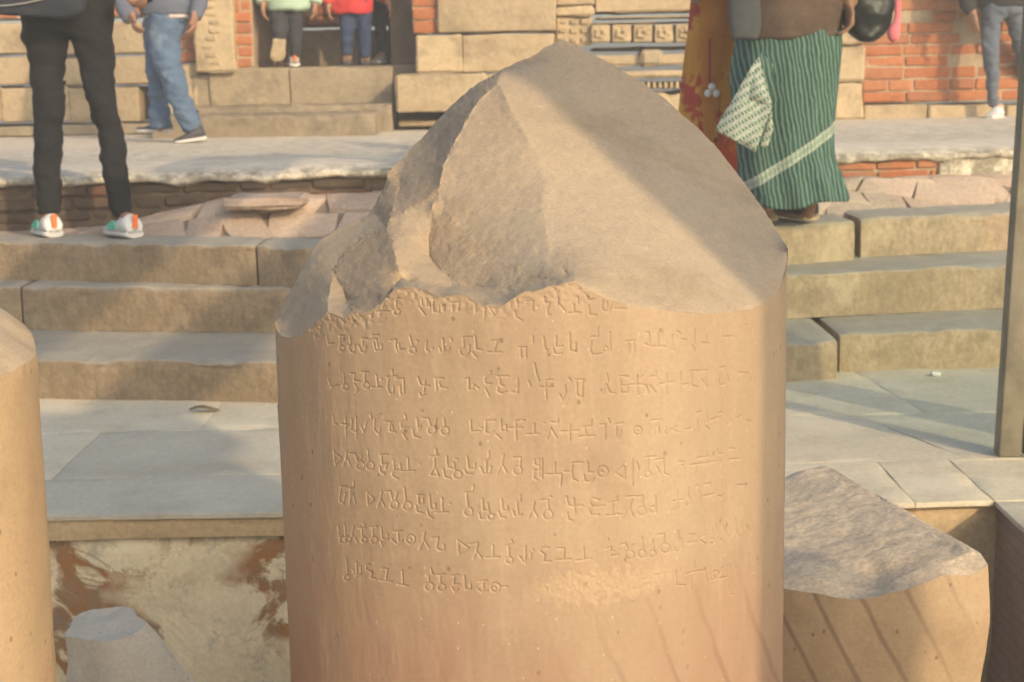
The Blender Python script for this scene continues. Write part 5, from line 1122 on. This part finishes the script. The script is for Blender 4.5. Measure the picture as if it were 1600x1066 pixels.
# ------------------------------------------------------------------ the women in saris
def saree_mat():
    t = NT('green_striped_sari')
    w_ = t.wave(18, 4.0, 2.5, co=t.mp(1, .3, .55, rot=(0, .28, 0)), dsc=1.3)
    c = t.mix(t.ramp(w_, .55, .9), t.mix(t.ramp(t.noise(6, 4), .4, .6), (.03, .078, .063), (.043, .096, .078)), (.165, .245, .195))
    x = t.sep()
    # diagonal silver border: distance from a plane that climbs to the right, in the cloth itself
    dd = t.math('SUBTRACT', x[2], t.math('MULTIPLY', x[0], SLOPE)); b0 = BORD
    band = t.math('MULTIPLY', t.ramp(dd, b0 - .024, b0 - .022), t.ramp(dd, b0 + .022, b0 + .024, 1, 0))
    mid = t.math('MULTIPLY', t.ramp(dd, b0 - .009, b0 - .007), t.ramp(dd, b0 + .007, b0 + .009, 1, 0))
    vv = t.vor(85); gr = t.mix(t.ramp(t.wave(38, 0, 0, co=t.mp(1, 0, 0)), .45, .55), (.10, .22, .13), (.46, .46, .38))
    sil = t.mix(t.ramp(vv, .15, .5), (.58, .57, .48), (.36, .38, .31))
    c = t.mix(band, c, t.mix(mid, sil, gr))
    return t.done(c, .75, t.bump(w_, .4, .006))
Y7 = 6.30
q1 = V3(1172, 298, Y7 - .2); q2 = V3(1300, 214, Y7 - .2); SLOPE = (q2.z - q1.z) / (q2.x - q1.x); BORD = q1.z - SLOPE * q1.x
SAREE = saree_mat(); S7 = pxm(Y7)
def skirt(parent, name, mat, Y, secs, dep, nf, amp, seed=0, n=160, hem=None):
    s = pxm(Y); se = interp([(V3((a + b) / 2, y, Y), (b - a) / 2 / s, (b - a) / 2 / s * dep) for a, b, y in secs], 6); V = []; Fc = []; m = len(se)
    for i, (c, rx, ry) in enumerate(se):
        t_ = i / (m - 1)
        for k in range(n):
            a = 2 * math.pi * k / n; g = 1 + amp * t_ * (math.sin(nf * a + 1.5 * math.sin(2 * a + seed)) * .6 + 1.2 * noise.noise(Vector((math.cos(a) * 2.2, math.sin(a) * 2.2, t_ * 1.6 + seed))))
            p_ = Vector((c.x + rx * math.cos(a) * g, c.y + ry * math.sin(a) * g, c.z))
            p_ += Vector((math.cos(a), math.sin(a), 0)) * .006 * noise.noise(Vector((p_.x * 14, p_.y * 14, p_.z * 5 + seed)))
            if hem: p_.z += hem(math.cos(a), math.sin(a)) * max(0, (t_ - .5) * 2)
            V.append(p_)
    for i in range(m - 1):
        for k in range(n): Fc.append((i * n + (k + 1) % n, i * n + k, (i + 1) * n + k, (i + 1) * n + (k + 1) % n))
    o = mesh(name, V, Fc, mat, parent, True, None)
    md = o.modifiers.new('cloth_thickness', 'SOLIDIFY'); md.thickness = .004; md.offset = -1
    return o
p = empty('person', 'person in a green striped sari with silver border and brown shawl on the top step', 'person')
skirt(p, 'sari', SAREE, Y7, [(1160, 1306, -50), (1154, 1312, 20), (1151, 1314, 64), (1145, 1309, 112), (1146, 1304, 165), (1150, 1301, 210), (1153, 1304, 250), (1153, 1318, 282), (1166, 1328, 318)], .62, 10, .085, 2.0, 180,
      hem=lambda cx, sy: .030 * (cx > 0) * cx + .010 * math.sin(5 * cx) - .006)
torso(p, 'shawl', M_BROWN, Y7, [(1148, 1312, 62, 0), (1141, 1316, 40, 0), (1136, 1320, -30, 0), (1140, 1318, -120, 0), (1148, 1310, -190, 0), (1200, 1256, -225, 0)], [[(1150, -180, 0, 30), (1136, -100, -.03, 30), (1150, -60, -.16, 27), (1205, -70, -.24, 20)], [(1308, -180, 0, 30), (1326, -90, 0, 28), (1326, 0, -.05, 24)]], .66, .010)
torso(p, 'shawl_edge', M_GREYKNIT, Y7 - .02, [(1142, 1186, 64, -.14), (1140, 1190, 30, -.15), (1140, 1188, -60, -.15), (1150, 1184, -150, -.12)], (), .30, .008)
shoe(p, atZ(1203, 347, Z3 + .012), atZ(1197, 343, Z3 + .012) + Vector((-.03, .2, 0)), .125, .10, S_DARK, S_TAN, 'sandal'); shoe(p, atZ(1268, 345, Z3 + .016), atZ(1230, 338, Z3 + .016) + Vector((-.05, .14, 0)), .125, .105, S_DARK, S_TAN, 'sandal')
SKEL.update(hips=(V3(1230, 30, Y7), .1, .1))
figure(p, Y7, V3(1230, -235, Y7), .145, [[(V3(1203, 290, Y7 + .06), .028, .03), (V3(1202, 338, Y7 + .09), .024, .026)], [(V3(1266, 290, Y7 + .06), .028, .03), (V3(1260, 338, Y7 + .10), .024, .026)]], [dict(wrist=V3(1212, -72, Y7 - .25), dirv=(.8, -.1, -.2), palmside=(0, .9, -.2), curl=.8), dict(wrist=V3(1326, 4, Y7 - .06), dirv=(.1, 0, -1), palmside=(-1, 0, 0), curl=1.1, thumb=-1)], (-.3, 1, 0), .9)
# the brocade end of the sari hanging in front
def flap(name, mat, pts, Y, parent, seed, dyl=()):
    """a hanging cloth panel: outline in order, filled and gently waved, with thickness"""
    P = [V3(x, y, Y + dy) for x, y, dy in pts]; c = geometry.tessellate_polygon([[Vector((v.x, v.z, 0)) for v in P]])
    bm = bmesh.new(); vs = [bm.verts.new(v) for v in P]; bm.faces.new(vs)
    bmesh.ops.triangulate(bm, faces=bm.faces[:])
    for _ in range(5): bmesh.ops.subdivide_edges(bm, edges=[e for e in bm.edges if e.calc_length() > .02], cuts=1)
    bmesh.ops.triangulate(bm, faces=bm.faces[:])
    for v in bm.verts: v.co.y += .016 * noise.noise(Vector((v.co.x * 9 + v.co.z * 5, v.co.z * 3, seed)))
    bmesh.ops.recalc_face_normals(bm, faces=bm.faces[:])
    me = bpy.data.meshes.new(name); bm.to_mesh(me); bm.free(); me.materials.append(mat); me.polygons.foreach_set('use_smooth', [True] * len(me.polygons))
    o = bpy.data.objects.new(name, me); col.objects.link(o); o.parent = parent; md = o.modifiers.new('cloth_thickness', 'SOLIDIFY'); md.thickness = .004; return o
def brocade_mat():
    t = NT('silver_brocade'); m1 = t.mp(1, 1, 1, rot=(0, .52, 0)); x = t.sep(m1)
    r1 = t.wave(11, .5, 1, co=m1); r1.node.bands_direction = 'Z'; r2 = t.wave(22, 0, 0, co=m1); v = t.vor(110)
    c = t.mix(t.ramp(v, .2, .5), (.60, .58, .49), (.42, .42, .35)); k = t.math('MULTIPLY', t.ramp(r1, .45, .6), t.ramp(r2, .40, .55)); c = t.mix(k, c, (.06, .17, .10))
    return t.done(c, .45, t.bump(v, .6, .004))
BROC = brocade_mat()
YF = Y7 - .245
flap('pallu', SAREE, [(1190, 82, .04), (1208, 100, .02), (1208, 168, 0), (1170, 158, .0), (1172, 110, .01)], YF + .03, p, 1)
flap('pallu_border', BROC, [(1187, 88, .03), (1176, 101, .02), (1117, 203, 0), (1149, 221, -.01), (1181, 238, -.01), (1194, 200, 0), (1207, 165, 0), (1170, 155, 0), (1178, 118, .01)], YF, p, 2)
flap('pallu_fold', M_GREYKNIT if False else BROC, [(1205, 170, .05), (1208, 200, .05), (1198, 232, .06), (1188, 228, .05)], YF + .03, p, 5)
# her bag
bg_ = empty('handbag', 'crumpled black handbag with a pink strap hanging behind the green sari', 'bag')
mb = MB(); Yb = Y7 + .05; se = [(V3(x, y, Yb), w_ / S7, .06) for x, y, w_ in ((1352, 64, 8), (1353, 54, 28), (1354, 38, 40), (1353, 10, 46), (1352, -30, 46), (1350, -60, 40), (1348, -75, 30))]; loft(mb, interp(se, 3), 26); fused('bag_body', mb, plain('black_leather', (.022, .022, .022), .35, .15, 14), bg_, .008, .010, (10, 10, 14))
mb = MB(); loft(mb, interp([(V3(1400, -70, Yb - .02), .012, .006), (V3(1403, -10, Yb - .03), .013, .007), (V3(1402, 30, Yb - .03), .014, .010), (V3(1397, 48, Yb - .03), .026, .02), (V3(1396, 60, Yb - .03), .022, .018), (V3(1396, 66, Yb - .03), .006, .006)], 4), 18); mb.build('pink_strap', cloth('pink_cloth', (.72, .17, .20), (.80, .22, .25)), bg_, True)
mb = MB(); loft(mb, interp([(V3(1322, -70, Yb), .012, .004), (V3(1318, -150, Yb - .02), .012, .004), (V3(1300, -205, Yb - .05), .012, .004)], 3), 8); mb.build('shoulder_strap', M_BLKJK, bg_, True)

# woman in orange behind her
def orange_mat():
    t = NT('orange_floral_sari'); n1 = t.noise(8, 4, .6, dist=.5); c = t.mix(t.ramp(t.noise(4, 4), .4, .6), (.54, .25, .03), (.62, .33, .045))
    c = t.mix(t.ramp(n1, .50, .56), c, (.42, .055, .025)); c = t.mix(t.ramp(t.noise(9, 4, .6, co=t.mp(1, 1, .5, loc=(4, 4, 4))), .60, .66), c, (.26, .05, .02))
    c = t.mix(t.ramp(t.sep()[2], .86, .80), c, t.mix(t.ramp(n1, .45, .55), (.66, .18, .02), (.55, .07, .02)))
    return t.done(c, .75, t.bump(t.noise(40, 3), .3, .004))
Y6 = 6.72
p = empty('person', 'person in an orange and yellow sari with maroon top half hidden behind the green sari', 'person')
skirt(p, 'sari', orange_mat(), Y6, [(1088, 1180, -40), (1080, 1178, 10), (1072, 1178, 80), (1064, 1180, 160), (1060, 1182, 240), (1062, 1184, 300), (1070, 1184, 322)], .75, 11, .11, 5.0, 170)
torso(p, 'blouse', M_MAROON, Y6, [(1080, 1182, 30, 0), (1078, 1184, -10, 0), (1076, 1186, -90, 0), (1074, 1190, -160, 0), (1110, 1154, -190, 0)], [[(1078, -150, 0, 22), (1070, -80, -.02, 20), (1076, -20, -.1, 17)], [(1186, -150, 0, 22), (1196, -80, 0, 20), (1190, -10, -.05, 16)]], .66, .01)
mb = MB(); 
torso(p, 'sari_end', cloth('mustard_cloth', (.44, .17, .03), (.50, .21, .04), c3=(.40, .06, .03)), Y6 - .2, [(1098, 1122, 235, .06), (1092, 1128, 130, 0), (1092, 1140, 30, -.02), (1096, 1150, -60, 0)], (), .22, .012)
mb = MB(); loft(mb, [(V3(1109, y, Y6 - .26), .004, .004) for y in (60, 100, 138)], 8); mb.build('cord', M_MAROON, p, True)
mb = MB()
for x, y in ((1106, 146), (1119, 146), (1112, 136)):
    c_ = V3(x, y, Y6 - .275); loft(mb, [(c_ + Vector((0, 0, dz)), r_, r_) for dz, r_ in ((.016, .003), (.011, .011), (0, .016), (-.011, .011), (-.016, .003))], 12)
mb.build('pompon', S_WHITE, p, True)
gz6 = pz(1.0, Y6) + .012
shoe(p, Vector((V3(1105, 300, Y6).x, Y6 - .02, gz6)), Vector((V3(1100, 300, Y6).x, Y6 + .2, gz6)), .07, .09, S_DARK, S_TAN, 'sandal'); shoe(p, Vector((V3(1145, 300, Y6).x, Y6 - .02, gz6)), Vector((V3(1145, 300, Y6).x, Y6 + .2, gz6)), .07, .09, S_DARK, S_TAN, 'sandal')
SKEL.update(hips=(V3(1128, 20, Y6), .1, .1)); SKEL['arms'] = SKEL['arms'][:2]
figure(p, Y6, V3(1132, -200, Y6), .145, [[(V3(1105, 270, Y6), .035, .04), (Vector((V3(1105, 300, Y6).x, Y6 + .04, gz6 + .05)), .03, .035)], [(V3(1145, 270, Y6), .035, .04), (Vector((V3(1145, 300, Y6).x, Y6 + .04, gz6 + .05)), .03, .035)]], [dict(wrist=V3(1076, -16, Y6 - .1), dirv=(.5, -.4, -.3), palmside=(.3, .6, 0), curl=.8), dict(wrist=V3(1190, -6, Y6 - .05), dirv=(0, 0, -1), palmside=(-1, 0, 0), curl=.7, thumb=-1)], (-.2, 1, 0), .9)

# small things on the paving
mb = MB(); c_ = atZ(1462, 586, .004)
v, f = roundbox(c_.x - .018, c_.x + .016, c_.y - .012, c_.y + .012, 0, .016, .01, .006, .004, 40); mb.add(v, f); tag(mb.build('pebble', S_SOLE, None, True), 'small pale pebble on the sunlit grey paving below the steps', 'pebble')
lf_ = bmesh.new(); c_ = atZ(319, 643, .006)
LEAF = plain('dead_leaf', (.22, .165, .09), .9, .2, 60)
mb = MB(); V = []; n = 12
for i in range(n + 1):
    t_ = i / n; w_ = .022 * math.sin(math.pi * min(1, t_ * .93 + .05)) ** .7
    for k in (-1, 0, 1): V.append(Vector((c_.x - .05 + .10 * t_, c_.y + k * w_ + .01 * t_, c_.z + .006 + .006 * abs(k) + .006 * math.sin(t_ * 5))))
mb.add(V, [(i * 3 + k, (i + 1) * 3 + k, (i + 1) * 3 + k + 1, i * 3 + k + 1) for i in range(n) for k in range(2)])
lo_ = mb.build('fallen_leaf', LEAF, None, True); md = lo_.modifiers.new('thickness', 'SOLIDIFY'); md.thickness = .0015; tag(lo_, 'curled dead brown leaf lying on the shaded grey paving', 'leaf'); lf_.free()

# ------------------------------------------------------------------ smoggy air
hz = MB(); hx = 48; v = [(-hx, -hx, -1.9), (hx, -hx, -1.9), (hx, hx, -1.9), (-hx, hx, -1.9), (-hx, -hx, 4.6), (hx, -hx, 4.6), (hx, hx, 4.6), (-hx, hx, 4.6)]
hz.add(v, [(0, 3, 2, 1), (4, 5, 6, 7), (0, 1, 5, 4), (1, 2, 6, 5), (2, 3, 7, 6), (3, 0, 4, 7)])
hm = bpy.data.materials.new('haze'); hm.use_nodes = True; ht = hm.node_tree; ht.nodes.remove(ht.nodes['Principled BSDF']); pv = ht.nodes.new('ShaderNodeVolumePrincipled')
pv.inputs['Color'].default_value = (.92, .90, .84, 1); pv.inputs['Density'].default_value = .013; pv.inputs['Anisotropy'].default_value = .0
ht.links.new(pv.outputs[0], ht.nodes['Material Output'].inputs['Volume'])
tag(hz.build('haze', hm, smooth=False), kind='stuff')
